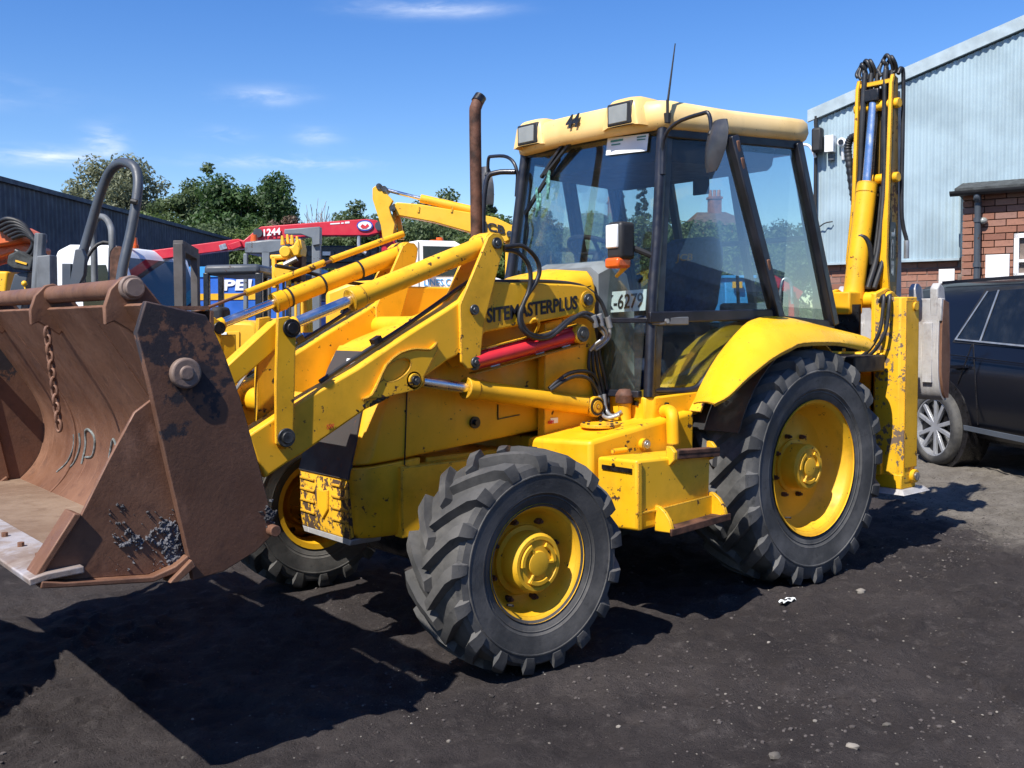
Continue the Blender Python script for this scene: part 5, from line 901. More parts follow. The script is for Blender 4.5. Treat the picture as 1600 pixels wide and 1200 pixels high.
cb_('door_gap', [(1520.5, 537), (1522.5, 537), (1530, 664), (1528, 664)], 'grease', .006); cb_('door_gap', [(1496, 600), (1498, 600), (1521, 538), (1519, 538)], 'grease', .006); rr_ = MB(); r_a, r_b = cp(-.4, .30, 1.84), cp(2.0, .30, 1.87); rr_.bar(r_a, r_b, .03, .03); rr_.build('roof_rail', 'car_black', CAR)
b = MB(); c = onc(1570, 436); b.box(cp(c[0], .7, 1.88), (.18, .06, .05), (cd, cn, V(0, 0, 1))); b.build('roof_aerial', 'rubber_trim', CAR, bevel=.02)
def carwheel(s, d, R=.385):
    c = cp(s, d, R); b = MB(); prf = [(-.13, R*.72), (-.12, R*.95), (-.05, R), (.08, R), (.12, R*.95), (.135, R*.82), (.125, R*.76), (.08, R*.74)]
    b.lathe(prf, c, cn, 36); w = b.build('wheel', 'car_tyre', CAR, smooth=50)
    b = MB(); b.lathe([(.10, R*.76), (.118, R*.755), (.115, R*.72), (.05, R*.70), (-.06, R*.68)], c, cn, 36); b.build('rim', 'alloy_silver', w, smooth=50)
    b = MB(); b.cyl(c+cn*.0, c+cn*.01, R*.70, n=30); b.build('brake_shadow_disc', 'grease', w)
    b = MB(); u, v_, d_ = frame(cn); b.cyl(c+cn*.03, c+cn*.10, .055, .045, n=16); b.build('wheel_centre', 'alloy_silver', w)
    for k in range(5):
        for o in (-.17, .17):
            a = k*2*math.pi/5+o; b = MB(); dr = u*math.cos(a)+v_*math.sin(a); dr2 = u*math.cos(a+o*.5)+v_*math.sin(a+o*.5); b.bar(c+cn*.085+dr*.03, c+cn*.095+dr2*R*.71, .040, .03, up=cn); b.build('spoke', 'alloy_silver', w, bevel=.004)
    return w
carwheel(0, .05); carwheel(2.88, .05)
b = MB(); b.box(cp(1.44, .95, .4), (4.0, 1.5, .25), (cd, cn, V(0, 0, 1))); b.build('underbody', 'grease', CAR)
for s in (0, 2.88): b = MB(); b.cyl(cp(s, .25, .42), cp(s, -.006, .42), .47, n=30); b.build('wheel_arch', 'grease', CAR)
# --- vegetation
def leafmat(name, a, c):
    q = NT(name); q.co = q.n('ShaderNodeNewGeometry').outputs['Position']; q.col(q.mix(q.rng(q.noise(.9, 4), .35, .65), a, c)); q.setv('Roughness', .6)
    tl = q.n('ShaderNodeBsdfTranslucent'); tl.inputs[0].default_value = (*[min(1, x*1.4) for x in c], 1); ms = q.n('ShaderNodeMixShader'); ms.inputs[0].default_value = .3; q.l(q.b.outputs[0], ms.inputs[1]); q.l(tl.outputs[0], ms.inputs[2]); q.l(ms.outputs[0], q.out.inputs[0]); MAT[name] = q.m
leafmat('leaf_willow', (.13, .145, .075), (.20, .215, .13)); leafmat('leaf_dark', (.030, .062, .018), (.058, .115, .028)); leafmat('leaf_mid', (.055, .088, .03), (.095, .135, .048)); leafmat('leaf_fresh', (.06, .10, .02), (.11, .16, .04)); leafmat('leaf_fir', (.018, .035, .022), (.03, .055, .03)); leafmat('leaf_brown', (.09, .05, .035), (.13, .08, .05))
plain('bark', (.09, .07, .055), .95, 0, .35, 4); plain('bark_pale', (.32, .28, .26), .9, 0, .3, 3)
def leaves(clumps, n, size, up=.35):
    """many small leaf faces spread through clump volumes: arrays -> one mesh"""
    cl = np.array(clumps); w = cl[:, 3]**2; ix = rng.choice(len(cl), n, p=w/w.sum()); d = rng.normal(size=(n, 3)); d /= np.linalg.norm(d, axis=1, keepdims=True)
    r = cl[ix, 3]*(rng.random(n)**.42); P = cl[ix, :3]+d*r[:, None]*V(1, 1, .8)
    nrm = d*.7+rng.normal(size=(n, 3))*.6+V(0, 0, up); nrm /= np.linalg.norm(nrm, axis=1, keepdims=True)
    t = np.cross(nrm, rng.normal(size=(n, 3))); t /= np.linalg.norm(t, axis=1, keepdims=True); bt = np.cross(nrm, t)
    sz = size*rng.uniform(.6, 1.3, n)[:, None]
    vs = np.stack([P-t*sz, P+bt*sz*.45-t*.1*sz, P+t*sz, P-bt*sz*.45-t*.1*sz], 1).reshape(-1, 3)
    b = MB(); b.v = vs.tolist(); b.f = np.arange(4*n).reshape(-1, 4).tolist(); return b
def tree(name, label, px, ytop, wpx, D, leaf, n=5000, size=.22, cat='tree', zlow=.3, group='trees beyond the yard', shape='round', trunk='bark', nclump=60, seed=None):
    n = int(n*1.5)
    base = at(px, 500, D=D); base[2] = 0; top = at(px, ytop, D=D)[2]; W = wpx/FPX*D/2; H = top*(1-zlow); zc = top-H/2
    t = thing(name, label, cat, base, group); cl = []
    for k in range(nclump):
        u = rng.random(); a = rng.random()*6.283
        if shape == 'cone': rr2 = W*(1-u)**.8*rng.random()**.5*.9+.02; z = top*zlow+H*.96*u; cr = W*.30*(1.1-u)+.06*W
        elif shape == 'bush': rr2 = W*math.sqrt(rng.random())*.85; cr = W*.30*rng.uniform(.7, 1.25); z = (H-cr*.8)*(rng.random()**.5)*(1-(rr2/W)**2*.28)
        elif shape == 'spire': rr2 = W*.5*math.sin(math.pi*min(1, u*.9+.12))*rng.random()**.5; z = top*zlow+H*u*.95; cr = W*.42*math.sin(math.pi*min(.93, u*.85+.15))+.05*W
        else:
            ph = math.acos(1-2*rng.random()); q_ = rng.random()**.33; cr = W*.33*rng.uniform(.72, 1.15); rr2 = W*.82*q_*math.sin(ph); z = zc+(H*.5-cr*.75)*q_*math.cos(ph)
        cl.append((base[0]+rr2*math.cos(a), base[1]+rr2*math.sin(a), max(.2, z), cr))
    leaves(cl, n, size).build('crown', leaf, t, smooth=0, recalc=False)
    b = MB(); b.tube([base, base+V(.05*W, 0, top*.3), base+V(-.03*W, .03*W, top*.75)], lambda f_: W*.07*(1-f_*.75), 8, 4)
    for c in cl[:9]: z0 = top*rng.uniform(.2, .55); b.tube([base+V(0, 0, z0), (base+V(0, 0, z0))*.5+np.array(c[:3])*.5+V(0, 0, -.1*W), c[:3]], lambda f_: W*.028*(1-f_*.8), 5, 3)
    b.build('trunk', trunk, t, smooth=60); return t
tree('willow_tree', 'pale olive willow rising behind the dark shed at left', 186, 226, 190, 70, 'leaf_willow', 15000, .15, shape='round', zlow=.2, nclump=70)
tree('broadleaf_tree', 'mid green tree between the willow and the dark round tree', 283, 260, 105, 66, 'leaf_mid', 9000, .15, zlow=.1)
tree('broadleaf_tree', 'slim mid green tree touching the dark round tree on its left', 332, 250, 100, 68, 'leaf_mid', 9000, .15, zlow=.1)
tree('sycamore_tree', 'dense dark green rounded tree above the red crane boom', 390, 242, 175, 62, 'leaf_dark', 22000, .15, zlow=.12, nclump=90)
tree('broadleaf_tree', 'grey green tree behind the red crane boom tip', 558, 304, 90, 75, 'leaf_mid', 6000, .16, zlow=.1)
tree('broadleaf_tree', 'round green tree behind the far yellow digger boom', 690, 278, 120, 70, 'leaf_mid', 9000, .15, zlow=.1)
tree('fir_tree', 'dark fir seen right of the exhaust stack', 768, 280, 70, 66, 'leaf_fir', 8000, .16, shape='cone', zlow=.1)
tree('cypress_tree', 'narrow dark spire tree seen through the windscreen', 972, 266, 30, 66, 'leaf_fir', 6000, .13, shape='spire', zlow=.15)
tree('fir_tree', 'dark fir seen through the windscreen beside the spire tree', 1003, 262, 52, 70, 'leaf_fir', 7000, .15, shape='cone', zlow=.1)
tree('fir_tree', 'dark fir seen through the door glass left of the house', 1046, 282, 50, 68, 'leaf_fir', 7000, .15, shape='cone', zlow=.1)
for px, yt, w, D, lf, lab in ((240, 318, 110, 56, 'leaf_fresh', 'fresh green bush behind the end of the dark shed'), (330, 326, 120, 55, 'leaf_mid', 'mid green bush below the dark round tree'), (420, 330, 90, 54, 'leaf_fresh', 'yellow green bush right of the dark round tree'), (455, 322, 60, 58, 'leaf_brown', 'reddish brown bush left of the bare tree'), (535, 328, 90, 54, 'leaf_mid', 'bush right of the bare tree'), (610, 322, 90, 52, 'leaf_mid', 'bush behind the far digger boom elbow'), (690, 316, 110, 50, 'leaf_mid', 'bush behind the white van roof'), (780, 326, 90, 48, 'leaf_fresh', 'bush right of the exhaust stack'), (850, 318, 110, 48, 'leaf_mid', 'bush seen through the left part of the windscreen'), (930, 322, 100, 48, 'leaf_fresh', 'bush seen through the middle of the windscreen'), (1000, 318, 100, 48, 'leaf_mid', 'bush seen through the right part of the windscreen'), (1075, 332, 100, 46, 'leaf_mid', 'bush seen through the front of the door glass'), (1150, 342, 110, 44, 'leaf_fresh', 'bush seen through the rear of the door glass'), (1225, 332, 110, 46, 'leaf_mid', 'bush seen through the quarter window')):
    tree('hedge_bush', lab, px, yt, w*1.6, D, lf, 12000, .11, 'bush', .0, 'bushes along the yard boundary', 'bush', nclump=60)
def baretree(label, px, ytop, wpx, D):
    base = at(px, 500, D=D); base[2] = 0; top = at(px, ytop, D=D)[2]; W = wpx/FPX*D/2; t = thing('bare_tree', label, 'tree', base, 'trees beyond the yard')
    b = MB(); b.tube([base, base+V(0, 0, top*.5)], .12, 7, 0); b.build('trunk', 'bark_pale', t, smooth=60); b = MB()
    for k in range(46):
        a = rng.random()*6.283; r = W*rng.random()**.5; z0 = top*rng.uniform(.3, .55); e = base+V(r*math.cos(a), r*math.sin(a), top*(1-.35*(r/W)**2)*rng.uniform(.85, 1)); m_ = (base+V(0, 0, z0))*.45+e*.55+V(0, 0, -.05*top)+rng.normal(size=3)*.15
        b.tube([base+V(0, 0, z0), m_, e], lambda f_: .05*(1-f_*.75), 4, 3)
        for j in range(4): f_ = rng.uniform(.4, .9); q_ = (base+V(0, 0, z0))*(1-f_)+e*f_; b.tube([q_, q_+rng.normal(size=3)*.35+V(0, 0, .6)], .018, 3, 0)
    b.build('crown', 'bark_pale', t, smooth=60)
baretree('leafless pale grey tree right of the dark round tree', 497, 302, 82, 60)
# --- houses far behind
plain('roof_tile', (.13, .085, .065), .9, 0, .25, 3); plain('house_brick', (.25, .11, .08), .9, 0, .2, 4); plain('chimney_pot', (.42, .20, .13), .8)
def house(label, pxl, pxr, yr, ye, D, chim, pots):
    a, c = at(pxl, ye, D=D), at(pxr, ye, D=D); ze, zr = a[2], at((pxl+pxr)/2, yr, D=D)[2]; w = c-a; w[2] = 0; Ln = np.linalg.norm(w); w /= Ln; base = a*V(1, 1, 0)
    t = thing('house', label, 'house', base); g = lambda s, d, z: base+w*s+FH*d+V(0, 0, z)
    b = MB(); b.hull2([g(.2, .2, 0), g(Ln-.2, .2, 0), g(Ln-.2, 7, 0), g(.2, 7, 0)], [g(.2, .2, ze), g(Ln-.2, .2, ze), g(Ln-.2, 7, ze), g(.2, 7, ze)]); b.build('wall', 'house_brick', t)
    b = MB(); h = Ln*.27; b.add([g(0, 0, ze), g(Ln, 0, ze), g(Ln, 7.2, ze), g(0, 7.2, ze), g(h, 3.6, zr), g(Ln-h, 3.6, zr)], [(0, 1, 5, 4), (1, 2, 5), (2, 3, 4, 5), (3, 0, 4), (0, 3, 2, 1)]); rf = b.build('roof', 'roof_tile', t, smooth=0)
    for cx, wd, ct in chim:
        c = at(cx, yr, D=D+3); s = np.dot(c-base, w); zt = at(cx, ct, D=D+3)[2]; b = MB(); b.box(g(s, 3.6, (zr+zt)/2-.2), (wd, .6, zt-zr+.8), (w, FH, V(0, 0, 1))); b.box(g(s, 3.6, zt+.1), (wd+.15, .7, .12), (w, FH, V(0, 0, 1))); ch = b.build('chimney', 'house_brick', rf)
        for k in range(pots): b = MB(); p = g(s-wd*.35+wd*.7*k/max(1, pots-1), 3.6, zt+.15); b.cyl(p, p+V(0, 0, .45), .12, .10, n=8); b.build('chimney_pot', 'chimney_pot', t)
house('hip roofed brick house with chimney seen through the door glass', 1078, 1182, 322, 352, 60, ((1119, .75, 311),), 3)
house('brick house roof and chimney seen through the windscreen left of the spire tree', 900, 962, 325, 345, 78, ((957, .6, 318),), 2)
# --- dark shed at left
A_, B_ = at(-60, 273, D=24), at(357, 373, D=45.5); sz_ = 5.05; A_[2] = B_[2] = 0; sdv = (B_-A_)/np.linalg.norm(B_-A_); snn = V(sdv[1], -sdv[0], 0); snn = snn if np.dot(snn, RH) > 0 else -snn
plain('shed_dark', (.055, .06, .085), .6, 0, .18, 1.5); SH = thing('dark_shed', 'long dark navy corrugated shed at the left behind the machines', 'building', A_)
Ls = float(np.linalg.norm(B_-A_)); n_ = 7
for k in range(n_):
    b = MB(); s0, s1 = Ls*k/n_, Ls*(k+1)/n_-.01; m_ = int((s1-s0)/.25)*4; rows = []
    for i in range(m_+1): s = s0+(s1-s0)*i/m_; o = .02*(1 if (i//2) % 2 else -1)+.01*(k % 2); p = A_+sdv*s+snn*o; rows.append([p, p+V(0, 0, sz_)])
    b.loft(rows); b.build('cladding_sheet', 'shed_dark', SH, recalc=False, smooth=0)
b = MB(); r0 = [A_-sdv*.1+snn*.12, B_+sdv*.1+snn*.12, B_+sdv*.1-snn*12, A_-sdv*.1-snn*12]; b.hull2([p+V(0, 0, sz_-.02) for p in r0], [p+V(0, 0, sz_+(.10 if i < 2 else .9)) for i, p in enumerate(r0)]); b.build('roof', 'shed_dark', SH)
b = MB(); b.hull2([B_-sdv*.2-snn*.1, B_-sdv*.05-snn*.1, B_-sdv*.05-snn*12, B_-sdv*.2-snn*12], [p+V(0, 0, sz_) for p in (B_-sdv*.2-snn*.1, B_-sdv*.05-snn*.1, B_-sdv*.05-snn*12, B_-sdv*.2-snn*12)]); b.build('end_wall', 'shed_dark', SH)
# --- grey shed across the yard (seen as a reflection in the door glass)
plain('shed_grey', (.25, .27, .28), .6, 0, .15, 1.5); GSH = thing('grey_shed', 'grey corrugated gable shed across the yard, reflected in the loader door glass', 'building', (-6, 15, 0)); b = MB(); rows = []
for i in range(0, 241): s = -8+20*i/240; o = .06*(1 if (i//2) % 2 else -1); rows.append([(s, 13+o, 0), (s, 13+o, 5.6-abs(s-2)*.28)])
b.loft(rows); b.build('cladding', 'shed_grey', GSH, recalc=False, smooth=0); b = MB(); b.hull2([V(-8.2, 12.8, 2.7), V(2, 12.8, 5.55), V(12.2, 12.8, 2.7), V(12.2, 12.8, 3.0), V(2, 12.8, 5.85), V(-8.2, 12.8, 3.0)], [V(-8.2, 22, 2.7), V(2, 22, 5.55), V(12.2, 22, 2.7), V(12.2, 22, 3.0), V(2, 22, 5.85), V(-8.2, 22, 3.0)]); b.build('roof', 'flashing', GSH)

# --- unseen block, added and shaped to cast the pointed shadow beside the bucket
SK = thing('shadow_block', 'unseen block added beside the front bucket to cast the pointed shadow at the left edge', 'skip', (4.36, -.5, 0)); b = MB()
ft = [(4.36, -.50), (4.80, -1.62), (6.0, -1.62), (6.0, .30), (4.86, .30)]; b.prism(ft, 'Z', .02, 1.0); b.build('block_shell', 'rust', SK, bevel=.01)
b = MB(); b.prism([(x_-.02, y_) for x_, y_ in ft], 'Z', 1.0, 1.05); b.build('top_rim', 'rust', SK)
# ================================================================== machines parked behind
plain('mast_brown', (.075, .068, .065), .7)
BGX = (RH, FH, V(0, 0, 1))
def flat(b, pxs, D, th):
    """a plate whose outline stands at distance D and has real thickness th"""
    pts = [at(a, c, D=D) for a, c in pxs]; b.hull2(pts, [p+FH*th for p in pts]); return b
def gnd(px, D): p = at(px, 500, D=D); p[2] = 0; return p
def simple_wheel(par, c, ax, R, W, m='tyre'):
    ax = np.array(ax)/np.linalg.norm(ax); b = MB(); b.lathe([(-W/2, R*.5), (-W/2, R*.85), (-W*.35, R), (W*.35, R), (W/2, R*.85), (W/2, R*.5), (W*.3, R*.48)], c, ax, 24); w = b.build('wheel', m, par, smooth=50)
    b = MB(); b.cyl(np.array(c)-ax*W*.3, np.array(c)+ax*W*.32, R*.5, n=20); b.build('rim', 'dark_grey', w, bevel=.01)
# site dumper with tall roll hoop
t = thing('site_dumper', 'site dumper with a tall dark grey roll hoop behind the rusty bucket', 'dumper', gnd(150, 8)); D = 8.0
b = MB(); b.tube([at(103, 505, D=8.1), at(121, 425, D=8.1), at(140, 360, D=8.1), at(158, 300, D=8.05), at(172, 268, D=8.0), at(188, 255, D=7.9), at(204, 257, D=7.8), at(214, 270, D=7.75), at(215, 300, D=7.7), at(205, 360, D=7.65), at(190, 430, D=7.6), at(184, 505, D=7.6)], .037, 14, 6); hp = b.build('roll_hoop', 'dark_grey', t, smooth=60)
flat(MB(), [(117, 390), (127, 388), (133, 402), (131, 430), (120, 452), (107, 452)], 8.0, .06).build('hoop_foot_plate', 'dark_grey', t, bevel=.006)
flat(MB(), [(97, 412), (110, 412), (110, 505), (97, 505)], 8.05, .1).build('body_panel', 'dark_grey', t)
b = MB(); b.cyl(at(205, 314, D=7.62), at(214, 316, D=7.62), .02, n=8); b.build('cable_clip', 'rubber_trim', hp)
b = MB(); b.tube([at(148, 450, D=8.5), at(147, 395, D=8.5), at(145, 360, D=8.5), at(152, 341, D=8.45), at(163, 340, D=8.4), at(172, 352, D=8.35), at(175, 375, D=8.3), at(174, 450, D=8.3)], .027, 10, 5); b.build('seat_guard', 'duct_grey', t, smooth=60)
b = MB(); flat(b, [(170, 392), (178, 384), (188, 384), (192, 392), (192, 505), (170, 505)], 8.2, .12).build('seat_back', 'exhaust_rust', t, bevel=.02)
b = MB(); c = at(158, 420, D=8.3); b.tube([c+RH*.14*math.cos(a)+V(0, 0, .22*math.sin(a))+FH*.1*math.sin(a) for a in np.linspace(0, 6.283, 20)], .016, 8, 0); b.build('steering_wheel', 'rubber_trim', t, smooth=60)
b = MB(); p = gnd(150, 8.2); b.box(p+V(0, 0, .85), (1.3, 1.2, .75), BGX); b.build('dumper_body', 'dark_grey', t, bevel=.05)
b = MB(); b.cyl(at(55, 505, D=8.6), at(64, 365, D=8.6), .05, n=8); flat(b, [(57, 400), (78, 398), (80, 505), (56, 505)], 8.5, .14); b.build('skip_prop', 'duct_grey', t, bevel=.008)
for dx in (-.55, .55):
    for dy in (-.5, .6): simple_wheel(t, p+RH*dx+FH*dy+V(0, 0, .42), FH, .42, .3)
# orange machine at the far left
t = thing('orange_digger', 'small orange digger with black hoses at the left edge', 'digger', gnd(10, 9)); D = 9.0
flat(MB(), [(-60, 356), (10, 350), (26, 358), (36, 368), (34, 376), (24, 380), (0, 384), (-60, 388)], D, .5).build('engine_cover', 'orange_paint', t, bevel=.03)
flat(MB(), [(-60, 388), (0, 384), (28, 378), (50, 385), (48, 398), (20, 396), (-60, 420)], D+.1, .4).build('side_panel', 'orange_paint', t, bevel=.02)
for k in range(6): b = MB(); b.tube([at(-10+k*6, 352+k*4, D=D-.05), at(12+k*6, 342+k*5, D=D-.1), at(38+k*5, 352+k*7, D=D-.1), at(52+k*4, 380+k*5, D=D-.08), at(40+k*7, 398+k*4, D=D-.06), at(25+k*6, 392+k*4, D=D-.04)], .022, 8, 5); b.build('hydraulic_hose', 'hose', t, smooth=60)
vb = flat(MB(), [(12, 398), (28, 391), (52, 404), (48, 424), (20, 420), (10, 412)], D-.15, .25).build('valve_block', 'felt', t, bevel=.015)
flat(MB(), [(24, 406), (42, 411), (41, 414), (24, 409)], D-.16, .01).build('yellow_label', 'yellow_far', vb)
flat(MB(), [(22, 428), (44, 424), (30, 505), (0, 505)], D-.1, .12).build('front_panel', 'dark_grey', t, bevel=.01); flat(MB(), [(-60, 422), (12, 424), (4, 505), (-60, 505)], D+.1, .3).build('boom_base', 'yellow_worn', t, bevel=.02)
b = MB(); b.cyl(at(41, 460, D=D-.3), at(38, 444, D=D-.3), .008, n=6); b.ball(at(38, 443, D=D-.3), .025, 10); b.build('control_knob', 'yellow_far', t, smooth=60)
p = gnd(10, 9.4); b = MB(); b.box(p+V(0, 0, .75), (1.5, 1.1, .6), BGX); b.build('house_frame', 'orange_paint', t, bevel=.05)
for dy in (-.5, .5): b = MB(); q_ = p+FH*dy; b.hull2([q_-RH*.8+V(0, 0, .22)-FH*.12, q_-RH*.6+V(0, 0, .03)-FH*.12, q_+RH*.6+V(0, 0, .03)-FH*.12, q_+RH*.8+V(0, 0, .22)-FH*.12, q_+RH*.6+V(0, 0, .42)-FH*.12, q_-RH*.6+V(0, 0, .42)-FH*.12], [x_+FH*.26 for x_ in (q_-RH*.8+V(0, 0, .22)-FH*.12, q_-RH*.6+V(0, 0, .03)-FH*.12, q_+RH*.6+V(0, 0, .03)-FH*.12, q_+RH*.8+V(0, 0, .22)-FH*.12, q_+RH*.6+V(0, 0, .42)-FH*.12, q_-RH*.6+V(0, 0, .42)-FH*.12)]); b.build('crawler_track', 'hose', t, bevel=.02)
# white lorry
def cabframe(org, ang):
    e1 = RH*math.cos(ang)-FH*math.sin(ang); e2 = RH*math.sin(ang)+FH*math.cos(ang); return lambda a, d, z: org+e1*a+e2*d+V(0, 0, z)
t = thing('white_lorry', 'white lorry cab with blue front and amber beacon behind the roll hoop', 'lorry', gnd(88, 15)); g0_ = cabframe(gnd(86, 15), rad(9)); g = lambda a, d, z: g0_(a*.74, d, z)
pf = [(0, .75), (0, 2.38), (.10, 2.56), (.35, 2.64), (1.25, 2.62), (1.42, 2.50), (1.74, 1.72), (1.80, 1.1), (1.78, .6), (0, .6)]
b = MB(); b.hull2([g(a, 0, z) for a, z in pf], [g(a, 2.1, z) for a, z in pf]); b.build('cab_body', 'white_paint', t, bevel=.04)
b = MB(); w_ = [(.62, 1.72), (.62, 2.34), (1.12, 2.34), (1.36, 1.72)]; b.hull2([g(a, -.012, z) for a, z in w_], [g(a, -.004, z) for a, z in w_]); b.build('side_window', 'glass_dark', t)
b = MB(); b.hull2([g(1.425+.008, .12, 2.44), g(1.425+.008, 1.98, 2.44), g(1.745+.008, 2.0, 1.70), g(1.745+.008, .10, 1.70)], [g(1.445, .12, 2.45), g(1.445, 1.98, 2.45), g(1.765, 2.0, 1.71), g(1.765, .10, 1.71)]); b.build('windscreen', 'glass_dark', t)
b = MB(); b.hull2([g(1.76, .02, 1.05), g(1.815, .02, 1.10), g(1.76, .02, 1.64), g(1.70, .02, 1.64)], [g(1.76, 2.08, 1.05), g(1.815, 2.08, 1.10), g(1.765, 2.08, 1.64), g(1.70, 2.08, 1.64)]); b.build('front_panel', 'light_blue_paint', t)
p = at(208, 386, D=15.2); b = MB(); b.cyl(g(1.36, .5, 2.60), g(1.36, .5, 2.65), .06, n=14); b.cyl(g(1.36, .5, 2.65), g(1.36, .5, 2.76), .05, .04, n=14); b.build('beacon', 'amber', t, smooth=40)
b = MB(); b.tube([g(1.5, -.05, 2.3), g(1.62, -.25, 2.25), g(1.62, -.27, 1.9)], .015, 6, 3); b.box(g(1.62, -.27, 2.0), (.06, .16, .4), BGX); b.build('mirror', 'rubber_trim', t)
b = MB(); b.hull2([g(-3, .2, .7), g(1.6, .2, .7), g(1.6, 1.9, .7), g(-3, 1.9, .7)], [g(-3, .2, .95), g(1.6, .2, .95), g(1.6, 1.9, .95), g(-3, 1.9, .95)]); b.build('chassis', 'grease', t)
for a in (.9, -2.4): simple_wheel(t, g(a, .12, .48), g(0, 1, 0)-g(0, 0, 0), .48, .28); simple_wheel(t, g(a, 1.95, .48), g(0, 1, 0)-g(0, 0, 0), .48, .28)
# blue van body with lettering
t = thing('blue_lorry', 'blue lorry body with white lettering and yellow stripe behind the black cab frame', 'lorry', gnd(360, 18)); g = cabframe(gnd(248, 18), rad(2))
zt = at(300, 419, D=18)[2]; b = MB(); b.hull2([g(0, 0, .6), g(2.55, 0, .6), g(2.55, 2, .6), g(0, 2, .6)], [g(0, 0, zt), g(2.55, 0, zt), g(2.55, 2, zt), g(0, 2, zt)]); bb = b.build('box_body', 'blue_paint', t, bevel=.02)
b = MB(); b.hull2([g(-.02, -.02, zt-.16), g(2.57, -.02, zt-.16), g(2.57, 2, zt-.16), g(-.02, 2, zt-.16)], [g(-.02, -.02, zt+.02), g(2.57, -.02, zt+.02), g(2.57, 2, zt+.02), g(-.02, 2, zt+.02)]); b.build('top_rail', 'light_blue_paint', t)
zl0, zl1 = at(380, 454, D=18)[2], at(380, 437, D=18)[2]; o_ = g(.32, -.012, zl0); text('lettering', 'S', 'white_ink', bb, g(.18, -.012, zl0), g(1, 0, 0)-g(0, 0, 0), V(0, 0, 1), zl1-zl0, .18, .006, bold=.03); text('lettering', 'I', 'white_ink', bb, g(.44, -.012, zl0), g(1, 0, 0)-g(0, 0, 0), V(0, 0, 1), zl1-zl0, .07, .006); text('lettering', 'PEL', 'white_ink', bb, g(1.15, -.012, zl0), g(1, 0, 0)-g(0, 0, 0), V(0, 0, 1), zl1-zl0, .62, .006, bold=.04, shear=.1)
b = MB(); b.hull2([g(.1, -.012, zl0-.16), g(2.2, -.012, zl0-.16), g(2.2, -.004, zl0-.16), g(.1, -.004, zl0-.16)], [g(.1, -.012, zl0-.05), g(2.2, -.012, zl0-.05), g(2.2, -.004, zl0-.05), g(.1, -.004, zl0-.05)]); b.build('yellow_stripe', 'yellow_far', bb)
for a in (.5, 2.0): simple_wheel(t, g(a, .15, .42), FH, .42, .3)
b = MB(); b.hull2([g(.1, .2, .4), g(2.4, .2, .4), g(2.4, 1.8, .4), g(.1, 1.8, .4)], [g(.1, .2, .62), g(2.4, .2, .62), g(2.4, 1.8, .62), g(.1, 1.8, .62)]); b.build('chassis', 'grease', t)
# grey upright frame
t = thing('forklift', 'forklift with grey square mast posts standing left of the black cab frame', 'forklift', gnd(290, 10)); D = 10
flat(MB(), [(270, 380), (285, 380), (287, 520), (273, 520)], D, .10).build('mast_post', 'mast_brown', t, bevel=.006); flat(MB(), [(297, 392), (308, 396), (310, 520), (299, 520)], D+.45, .09).build('mast_post', 'mast_brown', t, bevel=.006)
b = MB(); b.bar(at(278, 384, D=D+.05), at(303, 398, D=D+.5), .10, .11); b.build('mast_top_bar', 'mast_brown', t, bevel=.006)
b = MB(); p = gnd(290, 10.6); b.box(p+V(0, 0, .65), (.8, 1.2, .8), BGX); b.build('truck_body', 'dark_grey', t, bevel=.05)
for dx in (-.35, .35): simple_wheel(t, p+RH*dx-FH*.4+V(0, 0, .27), RH, .27, .2); simple_wheel(t, p+RH*dx+FH*.4+V(0, 0, .27), RH, .27, .2)
for dx in (-.2, .15): b = MB(); b.box(gnd(290, 9.6)+RH*dx+V(0, 0, .12), (.1, .9, .05), BGX); b.build('fork', 'dark_grey', t)
# black framed digger cab
t = thing('mini_digger_cab', 'small dark digger with an open black cab frame behind the tilt rams', 'digger', gnd(362, 9)); D = 9
flat(MB(), [(318, 414), (404, 412), (406, 428), (318, 430)], D, 1.0).build('canopy', 'dark_grey', t, bevel=.03)
for x0, x1, dd in ((317, 326, 0), (398, 409, 0), (340, 348, .95), (410, 417, .95)): flat(MB(), [(x0, 426), (x1, 426), (x1+1, 530), (x0+1, 530)], D+dd, .06).build('cab_post', 'grease', t, bevel=.008)
b = MB(); p = gnd(362, 9.5); b.box(p+V(0, 0, .92), (.95, 1.3, .8), BGX); b.build('digger_house', 'dark_grey', t, bevel=.05)
b = MB(); b.box(at(345, 505, D=9.5), (.12, .3, .3), BGX); b.build('seat', 'lining', t, bevel=.04)
for dx in (-.5, .5): b = MB(); b.box(p+RH*dx+V(0, 0, .24), (.25, 1.7, .46), BGX); b.build('crawler_track', 'hose', t, bevel=.1)
# red lorry crane
t = thing('lorry_crane', 'red folding lorry crane boom numbered 1244 above the parked machines', 'crane', gnd(585, 16)); D = 16.0
flat(MB(), [(200, 395), (245, 390), (372, 373), (380, 376), (404, 356), (404, 378), (380, 388), (300, 398), (200, 412)], D, .22).build('outer_boom', 'red_paint', t, bevel=.01)
flat(MB(), [(398, 360), (408, 354), (500, 347), (572, 342), (588, 344), (598, 352), (598, 362), (575, 368), (500, 368), (430, 374), (402, 378)], D-.24, .24).build('main_boom', 'red_paint', t, bevel=.01)
flat(MB(), [(342, 383), (352, 380), (355, 388), (344, 391)], D-.02, .02).build('boom_plate', 'bright_steel', t); flat(MB(), [(355, 382), (374, 376), (378, 385), (362, 391)], D-.10, .12).build('boom_hook', 'red_paint', t, bevel=.01)
flat(MB(), [(588, 346), (612, 350), (618, 380), (612, 520), (594, 520), (596, 380)], D-.1, .35).build('crane_column', 'red_paint', t, bevel=.02)
for px, py in ((403, 364), (593, 353)): b = MB(); c = at(px, py, D=D-.27); b.cyl(c-FH*.02, c+FH*.3, .07, n=14); b.build('boom_pivot', 'dark_grey', t)
